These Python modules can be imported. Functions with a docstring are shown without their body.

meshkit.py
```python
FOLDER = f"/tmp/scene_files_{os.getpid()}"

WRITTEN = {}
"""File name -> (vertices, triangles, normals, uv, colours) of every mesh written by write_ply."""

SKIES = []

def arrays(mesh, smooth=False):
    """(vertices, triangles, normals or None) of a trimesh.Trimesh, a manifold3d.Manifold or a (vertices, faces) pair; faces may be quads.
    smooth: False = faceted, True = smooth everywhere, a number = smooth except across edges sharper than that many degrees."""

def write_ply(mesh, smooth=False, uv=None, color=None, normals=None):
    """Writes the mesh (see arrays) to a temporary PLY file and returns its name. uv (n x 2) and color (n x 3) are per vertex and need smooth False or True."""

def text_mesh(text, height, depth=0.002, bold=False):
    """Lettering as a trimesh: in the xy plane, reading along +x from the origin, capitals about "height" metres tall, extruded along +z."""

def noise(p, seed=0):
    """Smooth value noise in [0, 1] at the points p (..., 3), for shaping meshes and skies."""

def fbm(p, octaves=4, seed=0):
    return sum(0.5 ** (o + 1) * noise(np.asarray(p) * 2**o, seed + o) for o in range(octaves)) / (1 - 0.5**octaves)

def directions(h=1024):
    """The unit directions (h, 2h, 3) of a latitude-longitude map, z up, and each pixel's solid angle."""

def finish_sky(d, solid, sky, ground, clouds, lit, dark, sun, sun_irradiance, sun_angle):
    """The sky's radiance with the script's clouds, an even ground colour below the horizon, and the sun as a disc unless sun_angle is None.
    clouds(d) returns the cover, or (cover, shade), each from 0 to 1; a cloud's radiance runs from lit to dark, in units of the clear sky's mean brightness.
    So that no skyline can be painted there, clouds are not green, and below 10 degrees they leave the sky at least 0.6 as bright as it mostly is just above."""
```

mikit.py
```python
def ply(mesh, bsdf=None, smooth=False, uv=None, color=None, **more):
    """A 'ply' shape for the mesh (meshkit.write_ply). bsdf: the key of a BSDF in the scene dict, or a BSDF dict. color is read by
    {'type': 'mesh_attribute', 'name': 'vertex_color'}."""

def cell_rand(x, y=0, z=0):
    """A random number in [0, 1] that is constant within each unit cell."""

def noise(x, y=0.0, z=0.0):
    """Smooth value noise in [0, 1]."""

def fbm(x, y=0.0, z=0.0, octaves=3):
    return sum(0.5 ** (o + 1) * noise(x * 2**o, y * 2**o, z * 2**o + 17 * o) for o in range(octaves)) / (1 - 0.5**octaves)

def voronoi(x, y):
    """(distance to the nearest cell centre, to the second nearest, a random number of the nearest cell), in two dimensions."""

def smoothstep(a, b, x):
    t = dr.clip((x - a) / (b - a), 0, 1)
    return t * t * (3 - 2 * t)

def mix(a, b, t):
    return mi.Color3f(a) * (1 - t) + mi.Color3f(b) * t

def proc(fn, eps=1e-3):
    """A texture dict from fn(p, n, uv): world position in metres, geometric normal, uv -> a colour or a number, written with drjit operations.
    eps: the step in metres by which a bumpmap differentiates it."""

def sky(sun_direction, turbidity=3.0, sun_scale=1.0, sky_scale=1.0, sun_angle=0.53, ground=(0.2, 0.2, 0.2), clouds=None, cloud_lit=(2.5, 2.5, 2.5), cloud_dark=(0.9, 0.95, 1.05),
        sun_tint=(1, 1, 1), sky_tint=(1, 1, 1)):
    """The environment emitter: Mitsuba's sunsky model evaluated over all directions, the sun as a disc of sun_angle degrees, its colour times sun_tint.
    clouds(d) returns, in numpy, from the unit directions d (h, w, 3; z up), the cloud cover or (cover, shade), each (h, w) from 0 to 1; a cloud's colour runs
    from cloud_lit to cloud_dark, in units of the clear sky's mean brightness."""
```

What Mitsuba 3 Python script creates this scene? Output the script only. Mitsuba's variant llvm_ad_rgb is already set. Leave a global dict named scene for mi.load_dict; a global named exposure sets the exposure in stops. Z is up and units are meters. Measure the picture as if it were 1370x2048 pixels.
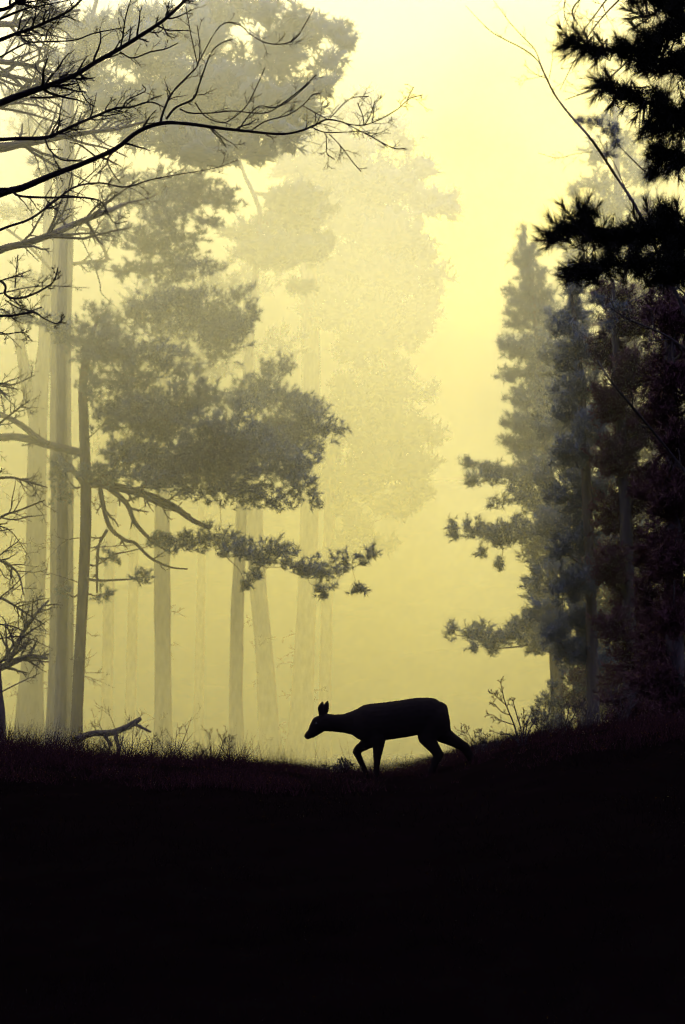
import math
import numpy as np
import trimesh
import manifold3d as m3
import drjit as dr
import mitsuba as mi
import mikit
import meshkit
from mikit import noise, fbm, smoothstep, mix, proc

T = mi.ScalarTransform4f
scene, labels = {}, {}

# ------------------------------------------------------------------ camera, sky, exposure
CAM_Z, PITCH, FOC = 1.6, math.radians(9.6), 2813.0     # FOC: focal length in pixels of the 1370 x 2048 photograph
HORIZON = 1024 + math.tan(PITCH) * FOC
FWD = np.array([0, math.cos(PITCH), math.sin(PITCH)])
UP = np.array([0, -math.sin(PITCH), math.cos(PITCH)])
scene['camera'] = {'type': 'thinlens', 'aperture_radius': 0.008, 'focus_distance': 13.0, 'fov_axis': 'x', 'fov': math.degrees(2 * math.atan(685 / FOC)),
                   'near_clip': 0.05, 'far_clip': 2000.0,
                   'to_world': T().look_at(origin=[0, 0, CAM_Z], target=[0, math.cos(PITCH), CAM_Z + math.sin(PITCH)], up=[0, 0, 1]),
                   'medium': {'type': 'ref', 'id': 'fog'}}
exposure = 1.42
SUN = np.array([0.10, 0.92, 0.34])
SUN = SUN / np.linalg.norm(SUN)


def glow(d):
    c = np.clip(d @ SUN, -1, 1)
    ang = np.degrees(np.arccos(c))
    b = 0.94 * np.exp(-(ang / 25.0) ** 2) + 0.06 * np.exp(-(ang / 50.0) ** 2)
    w = meshkit.fbm(d * np.array([5.0, 5.0, 8.0]), 4, 3) - 0.5
    return np.ones(b.shape), 1 - np.clip(b * (1 + 0.3 * w), 0, 1)


scene['sky'] = mikit.sky(SUN, turbidity=6, sun_scale=0.002, sun_angle=12, clouds=glow, sun_tint=(1, 0.85, 0.5),
                         ground=(0.02, 0.02, 0.02), cloud_lit=(20.0, 15.2, 0.2), cloud_dark=(12.3, 12.6, 25.5))

# ------------------------------------------------------------------ materials


def bsdf(name, colour, rough=0.8, spec=0.3, bump=None, bscale=1.0):
    d = {'type': 'principled', 'base_color': proc(colour) if callable(colour) else {'type': 'rgb', 'value': list(colour)},
         'roughness': rough, 'specular': spec}
    if bump is not None:
        d = {'type': 'bumpmap', 'scale': bscale, 'arbitrary': proc(bump, 2e-3), 'nested': d}
    scene['mat_' + name] = {'type': 'twosided', 'nested': d}


bsdf('bark_dark', lambda p, n, uv: mix((0.022, 0.016, 0.016), (0.045, 0.034, 0.032), fbm(p.x * 14, p.y * 14, p.z * 3)))
bsdf('bark_pine', lambda p, n, uv: mix((0.055, 0.053, 0.055), (0.085, 0.080, 0.080), fbm(p.x * 9, p.y * 9, p.z * 2.5)))
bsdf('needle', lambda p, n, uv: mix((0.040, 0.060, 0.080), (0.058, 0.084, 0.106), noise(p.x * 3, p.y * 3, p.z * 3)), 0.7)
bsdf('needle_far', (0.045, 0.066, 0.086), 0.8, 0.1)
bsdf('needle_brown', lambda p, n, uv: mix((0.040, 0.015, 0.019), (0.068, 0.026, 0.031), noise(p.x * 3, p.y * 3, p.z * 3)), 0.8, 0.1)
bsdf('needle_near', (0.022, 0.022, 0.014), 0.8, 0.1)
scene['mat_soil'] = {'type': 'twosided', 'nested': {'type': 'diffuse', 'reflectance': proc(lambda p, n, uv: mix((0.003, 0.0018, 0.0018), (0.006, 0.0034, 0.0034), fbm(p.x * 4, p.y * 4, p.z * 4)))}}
# dry heather and grass: thin blades that let the light behind them through
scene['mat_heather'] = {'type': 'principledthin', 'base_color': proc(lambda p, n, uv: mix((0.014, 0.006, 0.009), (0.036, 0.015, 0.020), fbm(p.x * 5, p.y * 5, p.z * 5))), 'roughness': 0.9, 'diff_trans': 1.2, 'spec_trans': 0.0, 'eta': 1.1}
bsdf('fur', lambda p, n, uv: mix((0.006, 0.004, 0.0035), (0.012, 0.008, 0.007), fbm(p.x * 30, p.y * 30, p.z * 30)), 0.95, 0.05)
bsdf('horn', (0.01, 0.009, 0.008), 0.5)
bsdf('eye_gloss', (0.005, 0.004, 0.004), 0.1, 0.5)

# ------------------------------------------------------------------ helpers
RNG = np.random.default_rng(11)


def at(px, py, Y):
    """The point at distance Y (along +y) that lies on the sight line of photograph pixel (px, py)."""
    d = FWD + (px - 685) / FOC * np.array([1.0, 0, 0]) + (1024 - py) / FOC * UP
    return np.array([0, 0, CAM_Z]) + d * (Y / d[1])


def m_px(Y):
    return Y / FOC


counts = {}


def numbered(key):
    n = counts.get(key, 0)
    counts[key] = n + 1
    return key if n == 0 else f'{key}_{n:03d}'


def put(key, mesh, mat, smooth=False, **lab):
    key = numbered(key)
    scene[key] = mikit.ply(mesh, 'mat_' + mat, smooth=smooth)
    if lab:
        labels[key] = lab
    return key


def put_leaves(key, parts, mat, **lab):
    key = numbered(key)
    v, f = join([(p[0], p[1]) for p in parts])
    scene[key] = {'type': 'ply', 'filename': meshkit.write_ply((v, f), False, normals=np.vstack([p[2] for p in parts])), 'face_normals': False, 'bsdf': {'type': 'ref', 'id': 'mat_' + mat}}
    labels[key] = lab
    return key


def thing(name, label, category, group=None, kind=None):
    key = numbered(name)
    labels[key] = {'label': label, 'category': category}
    if group:
        labels[key]['group'] = group
    if kind:
        labels[key]['kind'] = kind
    return key


def unit(v):
    return v / (np.linalg.norm(v, axis=-1, keepdims=True) + 1e-12)


def tubes(P, R, sides=5):
    """N tapered tubes at once: P (N, K, 3), R (N, K)."""
    P, R = np.asarray(P, float), np.asarray(R, float)
    N, K = R.shape
    t = unit(np.gradient(P, axis=1))
    ref = np.where(np.abs(t[..., 2:]) < 0.85, [0, 0, 1.0], [1.0, 0, 0])
    a = unit(np.cross(t, ref))
    b = np.cross(t, a)
    ang = np.arange(sides) * 2 * np.pi / sides
    v = P[:, :, None] + R[:, :, None, None] * (np.cos(ang)[:, None] * a[:, :, None] + np.sin(ang)[:, None] * b[:, :, None])
    v = v.reshape(-1, 3)
    i, k, s = np.meshgrid(np.arange(N), np.arange(K - 1), np.arange(sides), indexing='ij')
    base, s2 = (i * K + k) * sides, (s + 1) % sides
    q = np.stack([base + s, base + s2, base + sides + s2, base + sides + s], -1).reshape(-1, 4)
    return v, np.vstack([q[:, [0, 1, 2]], q[:, [0, 2, 3]]])


def join(parts):
    vs, fs, o = [], [], 0
    for v, f in parts:
        vs.append(v)
        fs.append(f + o)
        o += len(v)
    return np.vstack(vs), np.vstack(fs)


def spline(pts, n):
    """n points along a smooth (Catmull-Rom) curve through pts (K, D)."""
    p = np.asarray(pts, float)
    p = np.vstack([2 * p[0] - p[1], p, 2 * p[-1] - p[-2]])
    u = np.linspace(0, len(p) - 3 - 1e-9, n)
    i = u.astype(int)
    t = (u - i)[:, None]
    a, b, c, d = p[i], p[i + 1], p[i + 2], p[i + 3]
    return 0.5 * (2 * b + (c - a) * t + (2 * a - 5 * b + 4 * c - d) * t ** 2 + (3 * b - a - 3 * c + d) * t ** 3)


def stem(pts, rad, n=24, sides=10, rough=0.0, rng=RNG):
    """One tapered, slightly knobbly stem; closed tip."""
    c = spline(np.column_stack([pts, rad]), n)
    P, R = c[:, :3], np.maximum(c[:, 3], 0.0012)
    v, f = tubes(P[None], R[None], sides)
    if rough:
        ax = np.repeat(P, sides, 0)
        k = (meshkit.fbm(v / (R.mean() * 2.2) * np.array([1, 1, 0.35]), 3, 5) - 0.5) * 2
        v = v + (v - ax) * (rough * k)[:, None]
    cap = len(v)
    v = np.vstack([v, P[-1] + (P[-1] - P[-2]) * 0.25])
    last = cap - sides + np.arange(sides)
    return v, np.vstack([f, np.column_stack([last, np.roll(last, -1), np.full(sides, cap)])])


def needles(P, D, k, L, w, rng, spread=1.0, back=0.9):
    """Pine needles, one thin triangle each: k round every twig tip P that points along D."""
    n = len(P)
    P, D = np.repeat(P, k, 0), np.repeat(D, k, 0)
    ln = L * rng.uniform(0.7, 1.15, (n * k, 1))
    base = P - D * ln * back * rng.uniform(0, 1.3, (n * k, 1))
    side = rng.normal(size=(n * k, 3))
    side = unit(side - (side * D).sum(1, keepdims=True) * D)
    d = unit(D * rng.uniform(0.5, 1.3, (n * k, 1)) + side * spread * rng.uniform(0.5, 1.1, (n * k, 1)))
    q = unit(np.cross(d, rng.normal(size=(n * k, 3)))) * w / 2
    v = np.stack([base - q, base + q, base + d * ln], 1).reshape(-1, 3)
    return v, np.arange(len(v)).reshape(-1, 3)


def pad(c, r, hub, n, rng, k, L, w, per=4, twig_r=0.006, up=0.35, sides=3):
    """A pad of pine foliage: n twigs from hub to points of the ellipsoid (c, r), with needle tufts. Returns (twig mesh, needle mesh)."""
    e = rng.normal(size=(n, 3))
    e = unit(e) * rng.uniform(0.15, 1, (n, 1)) ** 0.45
    lump = 0.5 + 0.85 * meshkit.noise(e * 2.6 + c * 3.1, 4)[:, None]
    end = c + e * lump * r
    start = hub + (c - hub) * rng.uniform(0, 0.9, (n, 1)) + rng.normal(size=(n, 3)) * r * 0.08
    mid = (start + end) / 2 + rng.normal(size=(n, 3)) * r * 0.10 - np.array([0, 0, 0.10]) * r[2]
    t = np.linspace(0, 1, 4)[None, :, None]
    C = (1 - t) ** 2 * start[:, None] + 2 * t * (1 - t) * mid[:, None] + t ** 2 * end[:, None]
    R = twig_r * np.linspace(1, 0.35, 4)[None] * rng.uniform(0.7, 1.3, (n, 1))
    tw = tubes(C, R, sides)
    d = unit(unit(end - mid) + np.array([0, 0, up]) + rng.normal(size=(n, 3)) * 0.2)
    Ps, Ds = [end], [d]
    for _ in range(per - 1):
        s = rng.uniform(0.45, 1.0, (n, 1))
        q = (1 - s) ** 2 * start + 2 * s * (1 - s) * mid + s ** 2 * end
        off = unit(rng.normal(size=(n, 3)) + d * 0.6 + np.array([0, 0, up]))
        Ps.append(q + off * L * rng.uniform(0.2, 1.3, (n, 1)))
        Ds.append(off)
    v, f = needles(np.vstack(Ps), np.vstack(Ds), k, L, w, rng)
    nr = unit((v - c) / r + np.array([0, 0, 0.35]))      # soft foliage normals, out of the pad
    return tw, (v, f, nr)


# ------------------------------------------------------------------ ground
CREST = 16.0


def ground_z(x, y):
    x, y = np.asarray(x, float), np.asarray(y, float)
    s = np.clip((y - 3) / (CREST - 3), 0, 1)
    z = 1.30 * s * s * (3 - 2 * s)
    far = np.clip((y - CREST) / 14, 0, 1)
    z = z - 0.14 * far * far * (3 - 2 * far)
    near = np.clip((y - 6) / 8, 0, 1) * np.clip(1 - (y - 24) / 30, 0, 1)
    z = z + near * np.interp(x, [-9, -6, -4, -3, -2.2, -1.35, -0.83, -0.3, 0.75, 1.0, 1.27, 1.53, 1.8, 2.16, 2.4, 3.4, 5, 9], [0.24, 0.2, 0.16, 0.14, 0.10, 0.08, 0.04, 0, 0, 0.04, 0.12, 0.21, 0.28, 0.37, 0.42, 0.58, 0.7, 0.9])
    p = np.stack([x, y, 0 * x], -1)
    z = z + (meshkit.fbm(p * 0.5, 3, 8) - 0.5) * 0.12 * np.clip(np.abs(x) / 2, 0.35, 1.5) + (meshkit.fbm(p * 3.1, 3, 9) - 0.5) * 0.06
    return z


def on_ground(px, Y):
    x = (px - 685) / FOC * Y / math.cos(PITCH)
    x = at(px, HORIZON, Y)[0]
    return np.array([x, Y, float(ground_z(x, Y))])


gx = np.concatenate([np.linspace(-150, -12, 40), np.linspace(-11.8, 11.8, 170), np.linspace(12, 150, 40)])
gy = np.concatenate([np.linspace(-30, 4, 20), np.linspace(4.2, 30, 170), np.linspace(30.5, 60, 30), np.linspace(62, 190, 30)])
X, Yg = np.meshgrid(gx, gy)
V = np.stack([X, Yg, ground_z(X, Yg)], -1).reshape(-1, 3)
i, j = np.meshgrid(np.arange(len(gy) - 1), np.arange(len(gx) - 1), indexing='ij')
o = (i * len(gx) + j).ravel()
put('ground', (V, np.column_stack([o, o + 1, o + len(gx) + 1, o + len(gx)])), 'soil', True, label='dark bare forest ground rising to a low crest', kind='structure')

hx, hy = np.meshgrid(np.linspace(-150, 150, 90), np.linspace(118, 188, 40))
hp = np.stack([hx, hy, 0 * hx], -1)
hz = 1.1 + 33 * np.clip((hy - 120) / 60, 0, 1) ** 1.2 * (0.75 + 0.5 * meshkit.fbm(hp / 30, 3, 31)) + 2.5 * meshkit.noise(hp / 3.0, 32) * np.clip((hy - 122) / 8, 0, 1) - 0.4 * (hy < 121)
i, j = np.meshgrid(np.arange(39), np.arange(89), indexing='ij')
o = (i * 90 + j).ravel()
scene['hill'] = mikit.ply((np.stack([hx, hy, np.minimum(hz, 36)], -1).reshape(-1, 3), np.column_stack([o, o + 1, o + 91, o + 90])), 'mat_needle_far', smooth=True)
labels['hill'] = {'label': 'rising ground lost in the fog behind the farthest trunks', 'kind': 'structure'}

# ------------------------------------------------------------------ deer


def build_deer():
    Y0 = 16.2
    s = m_px(Y0)

    def J(px, py, r, dy=0.0):
        return at(px, py, Y0 + dy), r * s / math.cos(PITCH) * 0.99

    bones = []

    def chain(*js):
        for (a, ra), (b, rb) in zip(js, js[1:]):
            sp = []
            for c, r in ((a, ra), (b, rb)):
                sp.append(m3.Manifold.sphere(r, 20).translate(c.tolist()))
            bones.append(m3.Manifold.batch_hull(sp))

    # trunk: two strings of spheres side by side give the barrel a flattened, deep-chested section
    for dy in (-0.035, 0.035):
        chain(J(741, 1447, 38.5, dy), J(765, 1443, 37, dy), J(800, 1438.5, 37, dy), J(832, 1433, 36.5, dy), J(858, 1432, 36, dy), J(868, 1431, 27.5, dy))
        chain(J(726, 1452, 27, dy), J(741, 1447, 38, dy))
    chain(J(874, 1424, 22), J(872, 1442, 26), J(858, 1437, 36))
    # neck and head
    chain(J(741, 1440, 31), J(712, 1446, 24.5), J(690, 1447, 18.5), J(668, 1446, 17), J(650, 1445, 17))
    chain(J(650, 1445, 16.5), J(638, 1448, 15.5), J(630, 1457, 12))
    chain(J(634, 1454, 13), J(623, 1466, 8.6), J(616, 1471.5, 7.0))
    chain(J(640, 1455, 11), J(624, 1468, 8))
    # fore legs: one straight, one lifted and bent
    chain(J(752, 1470, 21, -0.09), J(757, 1488, 11.5, -0.085), J(754, 1518, 7.2, -0.08), J(753, 1540, 5.8, -0.08), J(752, 1560, 5.2, -0.08), J(748, 1570, 6, -0.08))
    chain(J(744, 1474, 20, 0.09), J(733, 1487, 11.5, 0.09), J(716, 1499, 8.2, 0.085), J(713, 1504, 7.2, 0.085), J(722, 1524, 5.6, 0.08), J(731, 1543, 5.0, 0.08), J(735, 1553, 5.4, 0.08), J(733, 1562, 5.6, 0.08))
    # hind legs
    chain(J(866, 1440, 33, -0.06), J(853, 1474, 17, -0.09), J(866, 1493, 12.0, -0.09), J(877, 1508, 9.6, -0.09), J(869, 1528, 7.6, -0.085), J(862, 1546, 6.8, -0.085), J(856, 1562, 6.2, -0.085), J(852, 1570, 6.6, -0.085))
    chain(J(872, 1437, 27, 0.06), J(885, 1468, 17, 0.09), J(905, 1480, 12.5, 0.09), J(929, 1494, 9.6, 0.09), J(938, 1509, 8.2, 0.085), J(946, 1524, 7.0, 0.085), J(951, 1540, 6.5, 0.085), J(950, 1550, 6.5, 0.085))
    # tail lying against the rump
    chain(J(888, 1414, 6.5), J(893, 1428, 4.5), J(895, 1440, 2.8))
    # ears: flattened leaf shapes
    for px, dy, tip, r in ((642, -0.05, (643.5, 1410), 6.6), (650, 0.05, (653.5, 1408), 6.6)):
        a = [J(px, 1432, 4.0, dy), J((px + tip[0]) / 2 - 0.5, 1417, r, dy), J(tip[0], tip[1], 4.2, dy), J(tip[0] + 1.5, tip[1] - 5, 1.4, dy)]
        sp = [m3.Manifold.sphere(r_, 16).translate((-c).tolist()).translate(c.tolist()).translate(c.tolist()) for c, r_ in a]
        ear = m3.Manifold.batch_hull(sp)
        c = a[1][0]
        ear = ear.translate((-c).tolist()).scale([1, 0.6, 1]).translate(c.tolist())
        bones.append(ear)
    body = m3.Manifold.batch_boolean(bones, m3.OpType.Add).refine_to_length(0.022)
    mm = body.to_mesh()
    mesh = trimesh.Trimesh(mm.vert_properties[:, :3], mm.tri_verts, process=True)
    trimesh.smoothing.filter_taubin(mesh, lamb=0.5, nu=0.52, iterations=14)
    vn = np.array(mesh.vertex_normals)
    v = np.array(mesh.vertices)
    mesh.vertices = v + vn * ((meshkit.fbm(v * 40, 2, 3) - 0.5) * 0.006)[:, None]
    key = thing('deer', 'black silhouetted doe walking left over the crest with lowered head', 'deer')
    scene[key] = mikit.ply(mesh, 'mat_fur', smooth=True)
    for dy in (-0.068, 0.068):
        e = trimesh.creation.icosphere(2, 0.012)
        e.apply_translation(at(633, 1447, Y0 + dy * 1.25))
        put(key + '__eye', e, 'eye_gloss', True)
    e = trimesh.creation.icosphere(2, 0.022)
    e.apply_scale([1, 1, 0.8])
    e.apply_translation(at(612.5, 1470.5, Y0))
    put(key + '__nose', e, 'horn', True)


build_deer()

# ------------------------------------------------------------------ pines


def trunk_at(path, z):
    """Centre and radius of a trunk path (n, 4) at height z."""
    z = np.clip(z, path[0, 2], path[-1, 2])
    return np.array([np.interp(z, path[:, 2], path[:, k]) for k in (0, 1, 3)])[[0, 1, 2]], z


def pine(label, Y, trunk, blobs, k=14, L=0.11, w=0.006, cover=2.0, seed=1, limbs=(), mat='needle', crown=False, group='pines in the fog', deep=0.5,
         name='pine_tree', per=4, flare=1.35, bare=0, droop=0.1, twig_r=None, fore=0.0):
    rng = np.random.default_rng(seed)
    key = thing(name, label, 'tree', group)
    s = m_px(Y)
    pts = [np.append(at(px, py, Y), r * s) for px, py, r in trunk]
    pts[0][2] = float(ground_z(pts[0][0], Y)) - 0.25
    path = spline(np.array(pts), 60)
    path = path[np.argsort(path[:, 2])]
    h = path[:, 2] - path[0, 2]
    path[:, 3] *= 1 + (flare - 1) * np.exp(-h / 0.55)
    v, f = stem(path[:, :3], path[:, 3], 90, 14, 0.10, rng)
    put(key + '__trunk', (v, f), 'bark_dark' if seed in (3, 19, 21, 22, 23, 24, 26, 27, 33) else 'bark_pine', True)
    for n, lb in enumerate(limbs):
        lp = np.array([np.append(at(px, py, Y + (0.25 + 0.3 * rng.random()) * (0.1 + q * 0.25)), r * s) for q, (px, py, r) in enumerate(lb)])
        m = [stem(lp[:, :3], lp[:, 3], 30, 7, 0.08, rng)]
        tw, _ = random_twigs(lp[:, :3], lp[:, 3], rng, 5, 0.5, 2, s * 1.2)
        put(key + '__limb', join(m + tw), 'bark_dark', True)
    tx = lambda z: np.interp(z, path[:, 2], path[:, 0])
    ty = lambda z: np.interp(z, path[:, 2], path[:, 1])
    tr = lambda z: np.interp(z, path[:, 2], path[:, 3])
    wood, leaf, nodes = [], [], []
    todo = []
    for b in blobs:
        cx, cy, rx, ry = b[:4]
        c0 = at(cx, cy, Y)
        todo.append((abs(c0[0] - tx(c0[2])), b))
    todo.sort(key=lambda q: q[0])
    for reach, b in todo:
        cx, cy, rx, ry = b[:4]
        cov = cover * (b[4] if len(b) > 4 else 1.0)
        dy = rng.uniform(-1, 1) * (0.35 + deep * min(reach, 3.0)) - fore if len(b) < 6 else b[5]
        c = at(cx, cy, Y + dy)
        sc = m_px(Y + dy)
        r = np.array([rx * sc, max(0.6 * rx, 0.8 * ry) * sc, ry * sc])
        dist = np.hypot(c[0] - tx(c[2]), c[1] - ty(c[2]))
        za = np.clip(c[2] - 0.5 * r[2] + (droop if c[2] < path[-1, 2] * 0.5 else -0.25) * dist, path[0, 2] + 1.0, path[-1, 2] - 0.05)
        a, rb = np.array([tx(za), ty(za), za]), min(0.02 + 0.008 * dist, 0.5 * tr(za) + 0.003)
        if nodes:      # a bough may fork from a nearer pad instead of leaving the trunk
            d2 = [np.linalg.norm(c - q[0]) * 1.25 if q[2] < reach else 1e9 for q in nodes]
            if min(d2) < np.linalg.norm(c - a):
                q = nodes[int(np.argmin(d2))]
                a, rb = q[0], max(0.006, q[1] * 0.75)
        dist = np.linalg.norm(c - a)
        hub = c + (a - c) * min(0.6, 0.7 * r[0] / max(dist, 0.05)) - np.array([0, 0, 0.25 * r[2]])
        nodes.append((c - np.array([0, 0, 0.2 * r[2]]), rb, reach))
        area = math.pi * r[0] * r[2]
        n = int(np.clip(2.2 * cov * area / (per * k * L * w * 0.5), 8, 4000))
        tw, nd = pad(c, r, hub, n, rng, k, L, w, per, twig_r or max(0.003, 0.16 * s), 0.35)
        mid = (a + hub) / 2 + np.array([0, 0, -0.05 * dist]) + rng.normal(size=3) * 0.06 * dist
        B = stem([a, a + (mid - a) * 0.5 + rng.normal(size=3) * 0.03 * dist, mid, hub, hub + (c - hub) * 0.9], [rb, rb * 0.9, rb * 0.75, rb * 0.5, 0.004], 20, 6, 0.05, rng)
        if crown:
            wood += [B, tw]
            leaf.append(nd)
        else:
            rn = np.repeat(rng.normal(size=(len(nd[0]) // 3, 3)), 3, 0)
            nd = (nd[0], nd[1], unit(0.6 * nd[2] + 0.62 * rn))
            bk = put(key + '__bough', join([B, tw]), 'bark_dark')
            put_leaves(bk + '__needles', [nd], mat, kind='stuff', label='spreading pad of long pine needles')
    if crown:
        put(key + '__boughs', join(wood), 'bark_dark', kind='stuff', label='thin boughs inside the crown')
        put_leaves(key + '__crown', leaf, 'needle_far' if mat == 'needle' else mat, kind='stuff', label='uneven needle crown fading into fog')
    if bare:     # dead twigs low on the trunk
        zz = rng.uniform(path[0, 2] + 1.0, path[0, 2] + 7.0, bare)
        tw = []
        for z in zz:
            az = rng.uniform(0, 2 * np.pi)
            p0 = np.array([tx(z), ty(z), z])
            d = np.array([math.cos(az), 0.6 * math.sin(az), rng.uniform(-0.35, 0.25)])
            ln = rng.uniform(0.5, 1.6)
            q = np.array([p0, p0 + d * ln * 0.5 + [0, 0, 0.05], p0 + d * ln + [0, 0, rng.uniform(-0.3, 0.1)]])
            rr = np.array([0.012, 0.008, 0.004]) * max(1, s / 0.012)
            tw.append(stem(q, rr, 8, 4))
            tw += random_twigs(q, rr, rng, 4, 0.45, 2, s)[0]
        put(key + '__dead_twigs', join(tw), 'bark_dark', kind='stuff', label='dead side twigs low on the trunk')
    return key


def random_twigs(P, R, rng, n, ln, depth, rmin, flat=0.6, up=0.15, buds=None, t0=0.15, K=6, angle=(0.5, 1.0)):
    """Side twigs along the polyline P with radii R, in generations. Returns (list of one tube mesh per generation, tips)."""
    parents = [(spline(P, 24), np.interp(np.linspace(0, 1, 24), np.linspace(0, 1, len(R)), R), ln)]
    out, tips = [], []
    for g in range(depth):
        C, Rr, nxt = [], [], []
        for p, r, l in parents:
            m = n if g == 0 else rng.integers(2, 5)
            ts = np.sort(rng.uniform(t0 if g == 0 else 0.2, 0.98, m))
            side = 1
            for t in ts:
                i = int(t * 23)
                tan = unit(p[min(i + 1, 23)] - p[max(i - 1, 0)])
                side = -side if rng.random() < 0.8 else side
                perp = np.array([-tan[2], 0, tan[0]]) * side + np.array([0, rng.normal() * flat, 0])
                a = rng.uniform(*angle)
                d = unit(tan * math.cos(a) + unit(perp) * math.sin(a) + np.array([0, 0, up]))
                length = l * rng.uniform(0.45, 1.1) * (1.1 - 0.55 * t)
                bend = unit(rng.normal(size=3) * [1, flat, 1] + [0, 0, up * 2]) * 0.35
                u = np.linspace(0, 1, K)[:, None]
                q = p[i] + d * length * u + bend * length * u ** 2 * 0.6 + np.cumsum(rng.normal(size=(K, 3)) * [1, flat, 1], 0) * length * 0.025 * (u > 0)
                r0 = max(min(r[i] * 0.62, 0.02 + r[i] * 0.2), rmin * 0.55)
                C.append(q)
                Rr.append(np.linspace(r0, max(r0 * 0.35, rmin * 0.38), K))
                nxt.append((spline(q, 24), np.linspace(r0, max(r0 * 0.4, rmin * 0.4), 24), length * 0.62))
                tips.append((q[-1], unit(q[-1] - q[-2]), r0))
        if C:
            out.append(tubes(np.array(C), np.array(Rr), 4 if g == 0 else 3))
        parents = nxt
    return out, tips


def bud_mesh(tips, size, rng):
    """Small pointed buds at twig tips."""
    base = trimesh.creation.icosphere(1, 1.0)
    out = []
    for p, d, r in tips:
        if rng.random() < 0.55:
            continue
        s = size * rng.uniform(0.7, 1.3)
        a = unit(np.cross(d, [0.3, 0.9, 0.2]))
        M = np.column_stack([a * s * 0.45, np.cross(d, a) * s * 0.45, d * s])
        out.append((base.vertices @ M.T + p + d * s * 0.5, base.faces))
    return join(out)


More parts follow.
